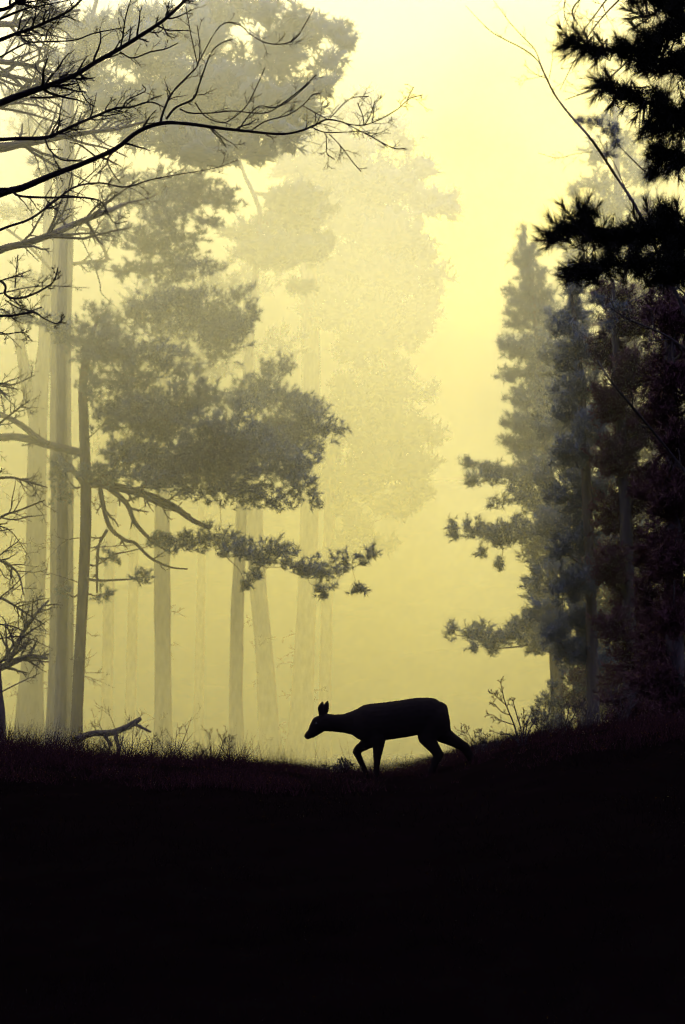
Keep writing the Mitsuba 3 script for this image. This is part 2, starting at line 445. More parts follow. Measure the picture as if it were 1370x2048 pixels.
# ---- left side of the ride, nearest first
pine('dark slender pine with broad drooping boughs beside the thick left trunk', 28,
     [(150, 1500, 13), (154, 1420, 11.5), (161, 1280, 11), (170, 1100, 11), (172, 980, 11), (168, 850, 10), (166, 770, 9.5), (176, 700, 8), (190, 655, 4), (196, 630, 1.5)],
     [(300, 905, 110, 62), (385, 935, 120, 62), (480, 930, 110, 68), (555, 915, 80, 62), (600, 965, 46, 40, .7), (630, 1000, 26, 26, .6), (440, 985, 120, 36, .9),
      (350, 1085, 60, 26), (430, 1075, 70, 36), (490, 1105, 70, 34), (550, 1105, 66, 40), (610, 1130, 58, 34), (660, 1145, 46, 28), (705, 1118, 44, 18), (745, 1105, 18, 14, .8), (655, 1180, 32, 24, .9), (715, 1180, 22, 8, .5), (510, 1150, 22, 14, .6), (495, 1172, 12, 10, .7),
      (222, 1110, 26, 26, .8), (290, 1152, 32, 20, .8), (330, 1075, 50, 20, .8), (205, 1190, 38, 13, .8), (128, 1186, 18, 14, .8),
      (150, 670, 80, 36), (205, 705, 90, 60), (260, 760, 90, 62), (225, 830, 66, 46), (190, 765, 44, 50, .8), (310, 830, 90, 70), (380, 790, 80, 60, .9), (430, 850, 90, 60), (330, 700, 80, 44, .7), (480, 870, 70, 46),
      (120, 940, 36, 44, .8), (205, 945, 66, 34), (250, 900, 60, 46), (120, 990, 34, 26, .6), (100, 640, 60, 20), (40, 632, 60, 24), (196, 622, 34, 30, 1, 0), (215, 660, 40, 34, 1, -.3), (340, 840, 100, 60), (420, 900, 110, 60), (280, 820, 90, 50), (520, 880, 90, 50), (350, 735, 90, 30, .8), (450, 810, 90, 34, .8), (240, 700, 80, 40), (600, 930, 50, 40, .8), (560, 1000, 60, 24, .7), (330, 960, 110, 34), (520, 985, 80, 30, .8), (590, 925, 50, 40, .8)],
     k=20, L=0.13, w=0.0135, cover=1.3, seed=3, per=3,
     limbs=[[(172, 962, 10), (240, 975, 9), (300, 992, 8), (345, 1012, 7), (385, 1040, 5.5), (420, 1056, 4)],
            [(200, 965, 6), (230, 985, 6), (255, 1010, 5), (270, 1045, 4.5), (300, 1078, 3.5), (330, 1100, 2)],
            [(200, 975, 5), (206, 1010, 5), (220, 1055, 4.5), (250, 1080, 4), (270, 1086, 3.5), (300, 1115, 3), (340, 1134, 2.2), (375, 1138, 1.5)],
            [(214, 1060, 3.5), (198, 1090, 3.2), (194, 1130, 3), (194, 1185, 2)],
            [(300, 955, 5), (285, 985, 4), (320, 1010, 3.5), (380, 1030, 2.5)],
            [(168, 908, 9), (130, 898, 9), (90, 888, 8.5), (50, 877, 8), (20, 874, 8), (-40, 878, 8)],
            [(95, 888, 7), (65, 868, 6.5), (40, 848, 6), (0, 828, 5.5), (-30, 820, 5)],
            [(165, 965, 6), (150, 945, 5), (138, 925, 3), (120, 915, 2)]], bare=7)
pine('thick straight pine trunk with pale crown behind the slender dark pine', 33,
     [(118, 1500, 27), (120, 1400, 25.5), (124, 1200, 24), (124, 1000, 23), (121, 800, 21.5), (123, 600, 21.5), (127, 470, 21), (132, 300, 17), (138, 150, 12), (142, 20, 6)],
     [(270, 540, 60, 26), (350, 545, 70, 40), (400, 620, 90, 66), (455, 640, 60, 50, .9), (500, 620, 34, 30, .7), (300, 620, 70, 40, .8), (250, 640, 60, 30, .6), (330, 650, 60, 40, .7), (480, 585, 40, 26, .6), (440, 700, 60, 40, .7),
      (270, 390, 80, 40), (340, 420, 80, 50), (400, 390, 70, 46), (450, 400, 50, 34), (420, 440, 40, 24, .8), (300, 470, 70, 30, .9), (370, 480, 60, 30, .7), (250, 350, 60, 30, .6), (190, 530, 30, 14, .7),
      (545, 760, 40, 40, .8), (600, 805, 56, 44), (640, 850, 40, 34), (560, 850, 70, 54), (680, 855, 16, 20, .6), (500, 790, 56, 50), (625, 895, 40, 24, .8), (510, 880, 60, 50, .8),
      (90, 330, 60, 30, .5), (40, 200, 60, 40, .5), (170, 250, 70, 40, .6), (400, 535, 60, 24, .8), (340, 600, 110, 34), (430, 670, 90, 34), (560, 735, 46, 30, .8), (620, 830, 60, 36), (580, 870, 90, 36), (540, 790, 60, 30), (350, 370, 100, 44), (330, 500, 110, 36, .8), (240, 450, 60, 40, .7), (470, 660, 60, 40, .8)],
     k=18, L=0.14, w=0.015, per=3, cover=1.5, seed=5, deep=0.35, bare=10, fore=2.6,
     limbs=[[(146, 460, 4), (165, 457, 4), (185, 468, 4), (205, 492, 3.5), (216, 520, 3.5)], [(130, 640, 3), (128, 600, 3), (118, 560, 3), (60, 495, 3), (10, 455, 3)],
            [(135, 530, 4), (175, 524, 4), (215, 522, 3)]])
pine('forked pale pine trunk at the far left behind the thick one', 38,
     [(58, 1500, 31), (60, 1420, 27), (66, 1300, 22), (72, 1100, 20), (74, 940, 19), (78, 800, 18), (90, 690, 15), (95, 560, 13), (96, 400, 9), (96, 250, 5)],
     [(60, 560, 60, 30, .6), (30, 420, 60, 30, .5), (120, 330, 60, 30, .5), (60, 250, 60, 40, .5), (140, 180, 60, 30, .5)],
     k=12, L=0.13, w=0.008, cover=1.2, seed=7, bare=24,
     limbs=[[(74, 850, 15), (58, 780, 14), (46, 720, 12), (38, 650, 10), (34, 560, 7)]])
pine('tall misty pine with wide crown filling the upper left', 29.2,
     [(121, 1500, 13), (122, 1400, 12), (125, 1200, 11), (125, 1000, 11), (123, 800, 10.5), (124, 600, 10), (128, 470, 9), (134, 300, 8), (150, 150, 7), (185, 30, 5), (210, -60, 2.5)],
     [(200, 60, 90, 60), (300, 100, 110, 80), (400, 70, 100, 70), (480, 160, 100, 80), (560, 100, 80, 70), (620, 60, 60, 50), (680, 60, 36, 30, .9), (690, 85, 24, 20, .8), (600, 190, 60, 50), (650, 170, 42, 30, .9), (560, 30, 80, 30, .8), (500, 10, 90, 30, .7), (660, 130, 40, 30, .9),
      (330, 210, 120, 70), (430, 240, 110, 70), (530, 250, 90, 54), (580, 270, 50, 40, .8), (400, 300, 90, 34), (490, 305, 90, 26), (240, 190, 100, 60, .8), (150, 130, 90, 60, .6), (90, 40, 90, 40, .6), (260, 270, 90, 30, .6), (620, 235, 30, 24, .6), (400, 160, 110, 70), (300, 40, 90, 40), (430, 20, 80, 40), (520, 200, 80, 50), (350, 280, 80, 36)],
     k=12, L=0.23, w=0.042, cover=4.0, seed=9, crown=True, deep=0.25)
pine('pale straight trunk standing alone right of the dark pine', 43,
     [(326, 1510, 19), (326, 1420, 17), (325, 1250, 16.5), (324, 1100, 16), (326, 900, 14), (330, 700, 11), (334, 560, 7)],
     [(300, 600, 90, 50), (390, 640, 90, 50), (430, 560, 80, 50, .8), (350, 700, 90, 50, .8), (260, 700, 70, 40, .7), (420, 740, 70, 40, .7)],
     k=10, L=0.28, w=0.05, cover=1.5, seed=10, crown=True, bare=6)
pine('pale golden pine with two clumps of foliage above the ride', 46,
     [(474, 1500, 17), (472, 1420, 14), (474, 1250, 13.5), (480, 1100, 12), (492, 800, 9), (510, 560, 7), (520, 440, 5.5), (512, 400, 5), (490, 352, 4), (480, 320, 2.5)],
     [(560, 400, 40, 34, .9), (600, 400, 46, 30), (640, 415, 36, 26), (600, 430, 60, 20), (540, 470, 60, 30, .8), (590, 490, 70, 34), (650, 480, 26, 30), (510, 500, 60, 34, .8), (560, 520, 60, 20, .9), (640, 510, 34, 18, .9), (480, 460, 50, 30, .7), (580, 440, 90, 50), (560, 500, 100, 40), (600, 390, 60, 30), (590, 570, 20, 12, .4), (610, 575, 16, 12, .5)],
     k=10, L=0.28, w=0.052, cover=4.0, seed=12, crown=True, limbs=[[(505, 385, 4), (545, 395, 4), (590, 425, 3), (640, 440, 2)], [(520, 440, 4), (560, 460, 3), (600, 500, 2)]])
pine('pale leaning pine trunk, middle one of the three far trunks', 56,
     [(543, 1520, 23), (538, 1450, 21), (528, 1300, 18), (516, 1170, 17), (508, 1000, 16), (500, 800, 14), (495, 600, 10)],
     [(430, 640, 90, 60, .5), (560, 690, 90, 50, .5), (500, 560, 90, 60, .5)], k=9, L=0.36, w=0.08, cover=1.4, seed=13, crown=True, bare=8)
pine('broad pale trunk flaring at its foot just left of the deer', 66,
     [(598, 1525, 31), (602, 1440, 25), (609, 1300, 21), (615, 1150, 19), (620, 1000, 18.5), (622, 800, 19), (620, 640, 19), (618, 500, 16), (618, 330, 12), (620, 200, 8)],
     [(785, 253, 30, 26, 0.5), (819, 289, 28, 14, 0.5), (848, 332, 38, 30, 0.6), (893, 401, 35, 17, 0.5), (863, 415, 40, 22, 0.35), (845, 503, 42, 34, 0.6), (873, 549, 45, 26, 0.6), (845, 615, 39, 29, 0.5), (825, 683, 24, 23, 0.6), (799, 736, 36, 27, 0.5), (738, 731, 52, 19, 0.35), (689, 690, 26, 16, 0.35), (669, 641, 54, 24, 0.35), (632, 548, 50, 20, 0.6), (658, 481, 35, 25, 0.5), (640, 416, 44, 17, 0.35), (644, 331, 39, 17, 0.5), (711, 242, 53, 14, 0.35), (745, 360, 70, 60, .7), (760, 500, 90, 60, .7), (750, 620, 80, 60, .7), (690, 360, 100, 70), (740, 440, 110, 66), (770, 545, 84, 60), (812, 500, 62, 50), (690, 610, 100, 60), (815, 640, 52, 62), (735, 690, 80, 40), (860, 585, 34, 26), (840, 340, 36, 22), (880, 405, 30, 18, .7), (700, 300, 80, 46), (770, 262, 56, 28, .8), (780, 360, 80, 60), (850, 400, 50, 40), (900, 420, 26, 16, .5), (700, 420, 100, 70), (790, 470, 80, 60), (700, 540, 100, 70), (800, 560, 70, 60), (840, 630, 46, 44, .8), (760, 650, 80, 44, .7), (640, 250, 70, 60, .7), (600, 330, 80, 60, .7), (720, 210, 50, 40, .6)],
     k=8, L=0.46, w=0.12, cover=4.5, seed=14, crown=True, bare=14, deep=0.3)
pine('very faint pine standing behind the deer', 72,
     [(648, 1515, 16), (650, 1400, 13), (654, 1200, 12), (660, 1000, 11), (665, 850, 9), (668, 760, 6)],
     [(691, 768, 24, 21, 0.6), (801, 746, 22, 22, 0.45), (840, 790, 46, 25, 0.6), (866, 872, 24, 21, 0.6), (846, 934, 36, 21, 0.3), (838, 983, 41, 17, 0.45), (798, 1016, 33, 13, 0.45), (725, 1057, 47, 23, 0.45), (688, 1009, 36, 18, 0.45), (659, 952, 25, 13, 0.3), (621, 909, 27, 16, 0.6), (651, 823, 37, 19, 0.45), (701, 1089, 48, 28, 0.45), (774, 1089, 42, 18, 0.45), (730, 830, 90, 54), (780, 900, 84, 50), (700, 960, 100, 46), (770, 770, 66, 36), (830, 940, 40, 40), (850, 850, 24, 30), (660, 870, 50, 50), (790, 1010, 50, 26), (760, 800, 70, 50), (800, 850, 60, 56), (780, 930, 80, 50), (820, 985, 44, 36), (730, 870, 70, 50, .7), (700, 780, 60, 50, .7), (710, 1050, 44, 30, .6), (640, 900, 60, 40, .5)],
     k=8, L=0.52, w=0.14, cover=4.5, seed=15, crown=True)
pine('thin faint trunk between the dark pine and the far trunks', 66,
     [(214, 1500, 13), (214, 1400, 11.5), (218, 1200, 11), (224, 1000, 10), (230, 850, 8)], [(250, 900, 80, 50, .5), (200, 820, 70, 40, .5)], k=8, L=0.45, w=0.11, cover=1.4, seed=16, crown=True)
pine('second thin faint trunk deep in the fog', 70,
     [(262, 1500, 12), (262, 1400, 11), (266, 1200, 10), (270, 1000, 9), (275, 850, 7)], [(290, 880, 70, 50, .5), (330, 980, 60, 40, .5)], k=8, L=0.45, w=0.11, cover=1.4, seed=17, crown=True)
pine('faintest far trunk between the leaning trunk and its neighbour', 84,
     [(398, 1510, 12), (398, 1400, 10), (402, 1200, 9), (405, 1000, 8)], [(420, 1050, 60, 40, .5), (380, 980, 60, 40, .5)], k=8, L=0.45, w=0.11, cover=1.4, seed=18, crown=True)
pine('dark pine trunk cut by the left edge of the picture', 19.5,
     [(-16, 1500, 28), (-14, 1440, 23), (-16, 1380, 19), (-20, 1250, 17), (-24, 900, 16), (-30, 500, 14), (-36, 200, 12)], [(-90, 300, 60, 60), (-100, 150, 60, 50), (-110, 500, 60, 50)], k=10, L=0.1, w=0.006, seed=19, bare=16)

# ---- right side
pine('grey pine edging the ride on the right with small side clumps', 31.5,
     [(1117, 1470, 15), (1115, 1400, 13), (1108, 1250, 12), (1100, 1050, 11), (1090, 850, 9), (1072, 650, 6), (1056, 540, 4), (1046, 450, 1.5)],
     [(1045, 470, 16, 35, .7), (1060, 500, 34, 30, .9), (1085, 600, 50, 50), (1100, 760, 60, 60), (1000, 1010, 40, 16, .7), (1005, 1275, 60, 22, .8), (985, 1065, 70, 16, .7), (990, 940, 60, 18, .7), (1045, 520, 32, 38), (1065, 560, 47, 46), (1040, 585, 39, 33), (1060, 625, 59, 46), (1025, 640, 29, 28, .8), (1040, 690, 59, 35), (1080, 680, 57, 46), (1010, 690, 27, 20, .8), (1060, 735, 72, 38), (1010, 755, 29, 15, .8), (1080, 780, 77, 48), (1045, 800, 39, 28, .7), (1070, 840, 77, 48), (1032, 845, 34, 33, .9), (1090, 880, 77, 54), (1040, 890, 49, 33), (1010, 880, 27, 17, .6),
      (935, 925, 29, 17, .8), (945, 958, 34, 20, .8), (985, 945, 34, 33, .9), (1020, 950, 34, 30, .8), (1060, 940, 59, 51), (1040, 990, 44, 25, .8), (1090, 1000, 59, 61), (903, 1045, 12, 28, .9), (910, 1068, 12, 15, .8), (945, 1055, 32, 25), (985, 1060, 34, 30), (1025, 1060, 39, 35), (1065, 1060, 52, 41), (960, 1105, 22, 13, .8), (1000, 1130, 27, 15, .8), (1090, 1100, 64, 59), (1005, 1090, 24, 17, .6), (1080, 1170, 64, 46),
      (905, 1262, 19, 22, .9), (930, 1265, 29, 22, .9), (968, 1262, 32, 33), (985, 1290, 24, 25), (1020, 1265, 37, 22), (1050, 1245, 47, 33), (1090, 1250, 59, 46), (1080, 1290, 57, 28), (945, 1295, 14, 9, .5)],
     k=16, L=0.15, w=0.013, cover=1.5, seed=21, per=3, deep=0.35, droop=0.05)
pine('darker pine close behind the grey one on the right', 22,
     [(1188, 1470, 13), (1186, 1400, 12), (1182, 1200, 11), (1174, 1000, 10), (1164, 800, 8), (1150, 650, 5), (1140, 560, 2)],
     [(1150, 570, 40, 30, .7), (1150, 620, 50, 40, .8), (1120, 650, 40, 30, .7), (1170, 690, 60, 46), (1130, 720, 40, 34, .8), (1160, 770, 60, 46), (1130, 820, 46, 40), (1180, 850, 60, 50), (1140, 900, 50, 46), (1180, 960, 60, 56), (1130, 990, 46, 40), (1160, 1060, 60, 60), (1120, 1090, 40, 40), (1170, 1150, 60, 50), (1130, 1180, 46, 34, .9), (1160, 1240, 60, 46), (1110, 1260, 40, 34, .9), (1140, 1300, 50, 30, .9), (1190, 1310, 50, 34, .8)],
     k=16, L=0.13, w=0.010, cover=1.8, seed=22, per=3, deep=0.4)
pine('blackish pine filling the right bank, third in from the ride', 20.5,
     [(1262, 1460, 16), (1260, 1380, 14), (1255, 1150, 13), (1245, 900, 11), (1232, 700, 8), (1225, 560, 4)],
     [(1230, 590, 60, 40, .8), (1260, 640, 70, 50, .8), (1215, 700, 50, 46), (1270, 740, 66, 56), (1220, 800, 56, 56), (1280, 850, 66, 60), (1230, 910, 60, 60), (1290, 970, 60, 60), (1230, 1020, 60, 60), (1280, 1090, 66, 60), (1220, 1130, 56, 56), (1270, 1200, 66, 56), (1225, 1250, 50, 46), (1270, 1310, 60, 40), (1230, 1350, 40, 26, .7)],
     k=12, L=0.10, w=0.014, cover=3.2, seed=23, deep=0.4, mat='needle_brown')
pine('black pine at the right edge below the overhanging boughs', 18.2,
     [(1352, 1440, 20), (1350, 1300, 18), (1346, 1000, 16), (1340, 700, 12), (1336, 500, 7)],
     [(1330, 620, 60, 60), (1350, 720, 70, 66), (1320, 810, 60, 60), (1360, 880, 70, 70), (1320, 970, 70, 66), (1370, 1050, 70, 70), (1320, 1110, 66, 66), (1370, 1200, 70, 70), (1320, 1260, 66, 60), (1370, 1340, 70, 60), (1310, 1370, 56, 50), (1340, 1430, 70, 50), (1420, 760, 80, 80), (1430, 980, 80, 80), (1430, 1200, 80, 80), (1430, 1400, 80, 80), (1345, 640, 60, 50, .8, -0.9), (1348, 760, 60, 50, .8, -0.9), (1350, 880, 60, 50, .8, -0.9), (1345, 1000, 60, 50, .8, -0.9), (1350, 1120, 60, 50, .8, -0.9), (1345, 1240, 60, 50, .8, -0.9)],
     k=12, L=0.10, w=0.014, cover=3.2, seed=24, deep=0.3, mat='needle_brown')
pine('dense slate pine filling the gap between the grey pine and the black ones', 26,
     [(1170, 1470, 14), (1166, 1300, 13), (1158, 1000, 11), (1146, 700, 7), (1138, 520, 3)],
     [(1140, 560, 40, 40), (1150, 640, 60, 44), (1110, 700, 50, 40), (1180, 720, 60, 50), (1130, 780, 56, 46), (1190, 820, 60, 56), (1110, 850, 50, 46), (1150, 900, 70, 56), (1100, 950, 50, 46), (1180, 990, 70, 60), (1110, 1040, 60, 50), (1170, 1110, 70, 60), (1110, 1150, 56, 46), (1180, 1210, 70, 56), (1100, 1230, 56, 40), (1150, 1290, 66, 40), (1200, 1330, 60, 36), (1250, 900, 70, 80), (1250, 1100, 70, 90), (1260, 700, 60, 80), (1170, 1365, 60, 34, .8), (1215, 1400, 50, 40, .8), (1140, 1340, 40, 24, .6), (1240, 1330, 60, 50), (1240, 1230, 60, 50)],
     k=14, L=0.16, w=0.017, cover=1.7, seed=26, crown=True)
pine('hazy pine crown showing behind the overhanging black boughs', 35,
     [(1268, 1470, 16), (1262, 1300, 15), (1252, 900, 13), (1240, 500, 9), (1232, 300, 6), (1228, 180, 3)],
     [(1225, 230, 40, 36, .8), (1190, 300, 40, 34, .8), (1250, 290, 50, 44), (1290, 340, 60, 50), (1200, 360, 50, 30), (1150, 370, 14, 26, .6), (1240, 400, 70, 44), (1180, 420, 60, 30, .8), (1300, 430, 60, 50), (1220, 480, 70, 40), (1140, 500, 50, 30, .7), (1290, 520, 70, 50), (1200, 550, 70, 50), (1270, 600, 70, 50)],
     k=12, L=0.19, w=0.02, cover=1.5, seed=25, crown=True)


# ---- the near black pine whose boughs hang in at the upper right
def near_pine():
    rng = np.random.default_rng(31)
    Y = 7.8
    key = thing('overhanging_pine', 'near black pine whose spiky boughs hang in at the upper right', 'tree')
    s = m_px(Y)
    bx = at(1790, 1024, Y)[0]
    tp = np.array([[bx, Y, float(ground_z(bx, Y)) - 0.3], [bx - 0.05, Y, 1.8], [bx - 0.02, Y + 0.05, 3.6], [bx - 0.1, Y + 0.1, 5.6], [bx - 0.08, Y, 7.6]])
    put(key + '__trunk', stem(tp, [0.19, 0.15, 0.13, 0.10, 0.05], 50, 14, 0.1, rng), 'bark_pine', True)
    boughs = [   # pixel path of each bough, the depth it reaches, and the blobs of needle tufts along it
        ([(1780, 300, 14), (1560, 220, 10), (1400, 150, 7), (1280, 110, 5), (1190, 95, 3.5), (1130, 85, 2.5)], 0.0,
         [(1140, 90, 24, 14, 10), (1185, 105, 30, 18, 20), (1240, 100, 34, 28, 34), (1290, 70, 46, 40, 60), (1340, 40, 44, 44, 70), (1290, 130, 44, 36, 60), (1345, 130, 40, 50, 70), (1400, 90, 50, 60, 60)]),
        ([(1790, 480, 13), (1600, 330, 10), (1440, 250, 7), (1330, 215, 5), (1240, 190, 3.5), (1210, 175, 2.5)], -0.25,
         [(1205, 165, 22, 22, 20), (1250, 180, 30, 22, 30), (1310, 200, 44, 34, 60), (1350, 240, 40, 50, 70), (1300, 265, 40, 26, 40), (1400, 230, 50, 60, 60)]),
        ([(1790, 560, 12), (1620, 440, 9), (1460, 350, 6), (1370, 310, 4), (1310, 295, 3)], 0.2,
         [(1310, 300, 24, 22, 26), (1345, 320, 30, 30, 44), (1305, 345, 18, 20, 14), (1400, 320, 40, 40, 40)]),
        ([(1800, 640, 14), (1640, 540, 11), (1480, 480, 8), (1350, 460, 6), (1240, 462, 4.5), (1160, 455, 3), (1100, 470, 2)], 0.1,
         [(1095, 472, 20, 18, 14), (1130, 450, 32, 26, 26), (1165, 425, 28, 26, 26), (1180, 475, 40, 30, 50), (1230, 480, 40, 34, 60), (1285, 470, 40, 44, 80), (1330, 440, 40, 46, 80), (1350, 500, 40, 44, 80), (1400, 460, 50, 60, 60)]),
        ([(1800, 700, 12), (1620, 590, 9), (1450, 530, 6), (1320, 520, 4), (1230, 530, 3), (1160, 540, 2)], -0.2,
         [(1140, 548, 18, 16, 14), (1170, 535, 28, 18, 26), (1220, 520, 36, 24, 40), (1280, 530, 40, 28, 56), (1340, 545, 44, 26, 60), (1400, 550, 50, 40, 50)]),
        ([(1800, 240, 12), (1600, 90, 9), (1450, 20, 6), (1340, -20, 4), (1270, -10, 3)], 0.15,
         [(1270, 5, 26, 20, 22), (1310, -10, 40, 30, 50), (1360, 0, 50, 40, 60)])]
    shoots = [   # where the outer shoots of each bough end in the picture, and which way they point
        [(1112, 48, -.7, .7), (1140, 44, -.5, .85), (1165, 52, -.3, .9), (1108, 92, -1, .1), (1120, 118, -.8, -.5), (1150, 130, -.5, -.8), (1185, 140, -.4, -.85), (1190, 60, -.4, .9), (1225, 62, -.5, .8), (1255, 40, -.7, .7)],
        [(1168, 178, -.95, -.1), (1178, 205, -.7, -.6), (1172, 150, -.9, .4), (1205, 130, -.4, .9), (1215, 228, -.4, -.9), (1260, 250, -.5, -.8), (1240, 225, -.6, -.7), (1300, 280, -.6, -.7)],
        [(1286, 318, -.9, -.3), (1292, 290, -.9, .4), (1300, 352, -.6, -.8), (1330, 368, -.3, -.95), (1360, 372, .1, -1)],
        [(1062, 482, -1, -.05), (1068, 455, -.9, .4), (1088, 425, -.75, .7), (1118, 398, -.5, .9), (1150, 384, -.2, 1), (1178, 384, .15, 1), (1202, 400, .5, .85), (1085, 500, -.8, -.5), (1110, 470, -.8, .4), (1140, 430, -.5, .8), (1212, 430, .2, 1), (1262, 410, -.3, .95), (1290, 392, -.15, 1), (1320, 390, .1, 1), (1352, 392, 0, 1), (1240, 440, -.4, .9)],
        [(1112, 560, -.9, -.3), (1122, 574, -.7, -.7), (1150, 566, -.3, -.95), (1180, 560, -.1, -1), (1215, 552, -.2, -1), (1250, 558, -.15, -1), (1290, 575, -.2, -1), (1330, 580, 0, -1), (1118, 535, -1, .1), (1140, 520, -.8, .3)],
        [(1238, 10, -.8, .5), (1246, 40, -.9, -.2), (1262, -8, -.5, .8), (1258, 62, -.8, -.5)]]
    for (path, dy, blobs), outer in zip(boughs, shoots):
        n = len(path)
        P = np.array([np.append(at(px, py, Y + dy * q / (n - 1)), r * s) for q, (px, py, r) in enumerate(path)])
        z0 = np.clip(P[0, 2], 0.5, 7.4)
        P[0, :3] = [np.interp(z0, tp[:, 2], tp[:, 0]), np.interp(z0, tp[:, 2], tp[:, 1]), z0]
        B = stem(P[:, :3], P[:, 3], 40, 8, 0.12, rng)
        C = spline(P[:, :3], 60)
        tws, nds = [B], []
        for cx, cy, rx, ry, cnt in blobs:
            c, cnt = at(cx, cy, Y + dy), max(6, int(cnt * 0.36))
            e = unit(rng.normal(size=(cnt, 3))) * rng.uniform(0.1, 1, (cnt, 1)) ** 0.5
            end = c + e * np.array([0.85 * rx, 0.9 * rx, 0.85 * ry]) * s
            near = C[np.argmin(((C[None] - end[:, None]) ** 2).sum(-1) + 0.6 * np.maximum(0, C[None, :, 0] * -1 + end[:, None, 0] - 0.02) ** 0, 1)]
            start = near + (C[10] - C[0]) * 0
            away = end - start
            mid = (start + end) / 2 - np.array([0, 0, 0.03]) + rng.normal(size=(cnt, 3)) * 0.015
            t = np.linspace(0, 1, 5)[None, :, None]
            Q = (1 - t) ** 2 * start[:, None] + 2 * t * (1 - t) * mid[:, None] + t ** 2 * end[:, None]
            tws.append(tubes(Q, 0.0035 * np.linspace(1.1, 0.6, 5)[None] * np.ones((cnt, 1)), 4))
            d = unit(unit(away) * 0.8 + np.array([-0.45, 0, 0.1]) + rng.normal(size=(cnt, 3)) * 0.5)
            for q in range(6):      # a shoot: needles brushed forward along its last 13 cm
                base = end - d * 0.024 * q
                nds.append(needles(base, d, 13, 0.108, 0.0042, rng, 0.85, 0.2))
        for px, py, ux, uz in outer:
            tip = at(px - 16 * ux, py + 16 * uz, Y + dy + rng.uniform(-0.12, 0.12))
            d = unit(np.array([ux, rng.uniform(-0.3, 0.3), uz]))
            foot = C[np.argmin(((C - (tip - d * 0.2)) ** 2).sum(1))]
            base = tip - d * 0.15
            tws.append(stem([foot, (foot + base) / 2 - np.array([0, 0, 0.015]), base, tip], [0.005, 0.0045, 0.004, 0.003], 14, 5, 0, rng))
            for q in range(8):
                nds.append(needles((tip - d * 0.021 * q)[None], d[None], 8 if q else 14, 0.10, 0.0060, rng, 0.45 + 0.09 * q, 0.05))
        bk = put(key + '__bough', join(tws), 'bark_dark', True)
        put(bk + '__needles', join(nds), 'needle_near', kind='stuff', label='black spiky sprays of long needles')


near_pine()
pine('thin grey pine spray hanging between the black boughs and the fog', 20,
     [(1500, 1460, 16), (1500, 1200, 15), (1490, 700, 11), (1480, 300, 7), (1470, 100, 3)],
     [(1160, 240, 22, 9, .5, 0), (1190, 245, 26, 16, .8, 0), (1220, 255, 22, 20, .9, 0.1), (1232, 280, 16, 24, .9, 0), (1215, 310, 22, 12, .8, 0), (1300, 350, 22, 18, .9, 0.2), (1190, 600, 30, 14, .8, -.2), (1230, 615, 26, 14, .7, 0), (1215, 650, 20, 10, .8, .1), (1330, 560, 50, 40, .8, 0), (1370, 640, 60, 50, .9, 0), (1400, 300, 60, 50, .9, .3), (1400, 480, 60, 50, .9, .3)],
     k=13, L=0.095, w=0.0045, cover=1.5, seed=33, deep=0.1, droop=-0.1)



def canopy_pine(x, y, h, r, z0, seed):
    # the closed wood round the photographer's path: it shades the foreground
    rng = np.random.default_rng(seed)
    key = thing('canopy_pine', 'tall dense pine of the closed wood round the path, out of view', 'tree', 'pines shading the path out of view')
    g = float(ground_z(x, y))
    put(key + '__trunk', stem([[x, y, g - 0.3], [x + 0.1, y, g + h * 0.5], [x, y + 0.1, g + h]], [0.24, 0.18, 0.04], 30, 10, 0.1, rng), 'bark_pine', True)
    wood, leaf = [], []
    for q in range(40):
        az, f = q * 2.4 + rng.uniform(-0.3, 0.3), (q + 0.5) / 40
        rad = r * (1 - 0.75 * f ** 2) * rng.uniform(0.25, 1.0)
        z = z0 + (h - z0) * f
        c = np.array([x + math.cos(az) * rad, y + math.sin(az) * rad, g + z])
        a = np.array([x, y, g + z - 0.3])
        wood.append(stem([a, (a + c) / 2, c], [0.035, 0.025, 0.01], 10, 6, 0.05, rng))
        tw, nd = pad(c, np.array([1.75, 1.75, 0.7]), a + (c - a) * 0.7, 40, rng, 6, 0.42, 0.25, 3, 0.012)
        leaf.append(nd)
    put(key + '__boughs', join(wood), 'bark_dark', kind='stuff', label='boughs inside the crown')
    put_leaves(key + '__crown', leaf, 'needle_far', kind='stuff', label='dense needle crown')


for n, (x, y, h, r, z0) in enumerate([(-3.6, 3.2, 15, 4.4, 8.2), (4.2, 2.5, 15, 4.4, 8.2), (-3.4, 7.2, 16, 4.3, 9.8), (4.3, 7.2, 16, 4.3, 9.8), (-4.1, 13.6, 19, 5.2, 13.2), (4.2, 13.4, 19, 5.2, 13.2), (11.6, 21, 16, 3.8, 3), (-11.5, 20, 15, 4.0, 4), (13.6, 28.0, 16, 3.8, 3),
                                      (0.4, -4.5, 13, 4.2, 4), (-5.2, -5.5, 14, 4.4, 3), (5.6, -6.0, 14, 4.4, 3), (-9.5, 0.5, 14, 4.2, 3), (9.5, 0.0, 14, 4.2, 3), (-10.5, 8.5, 15, 4.2, 3), (10.0, 8.0, 15, 4.2, 3), (-10.8, 15.0, 15, 4.2, 3), (10.8, 15.0, 15, 4.2, 3)]):
    canopy_pine(x, y, h, r, z0, 200 + n)


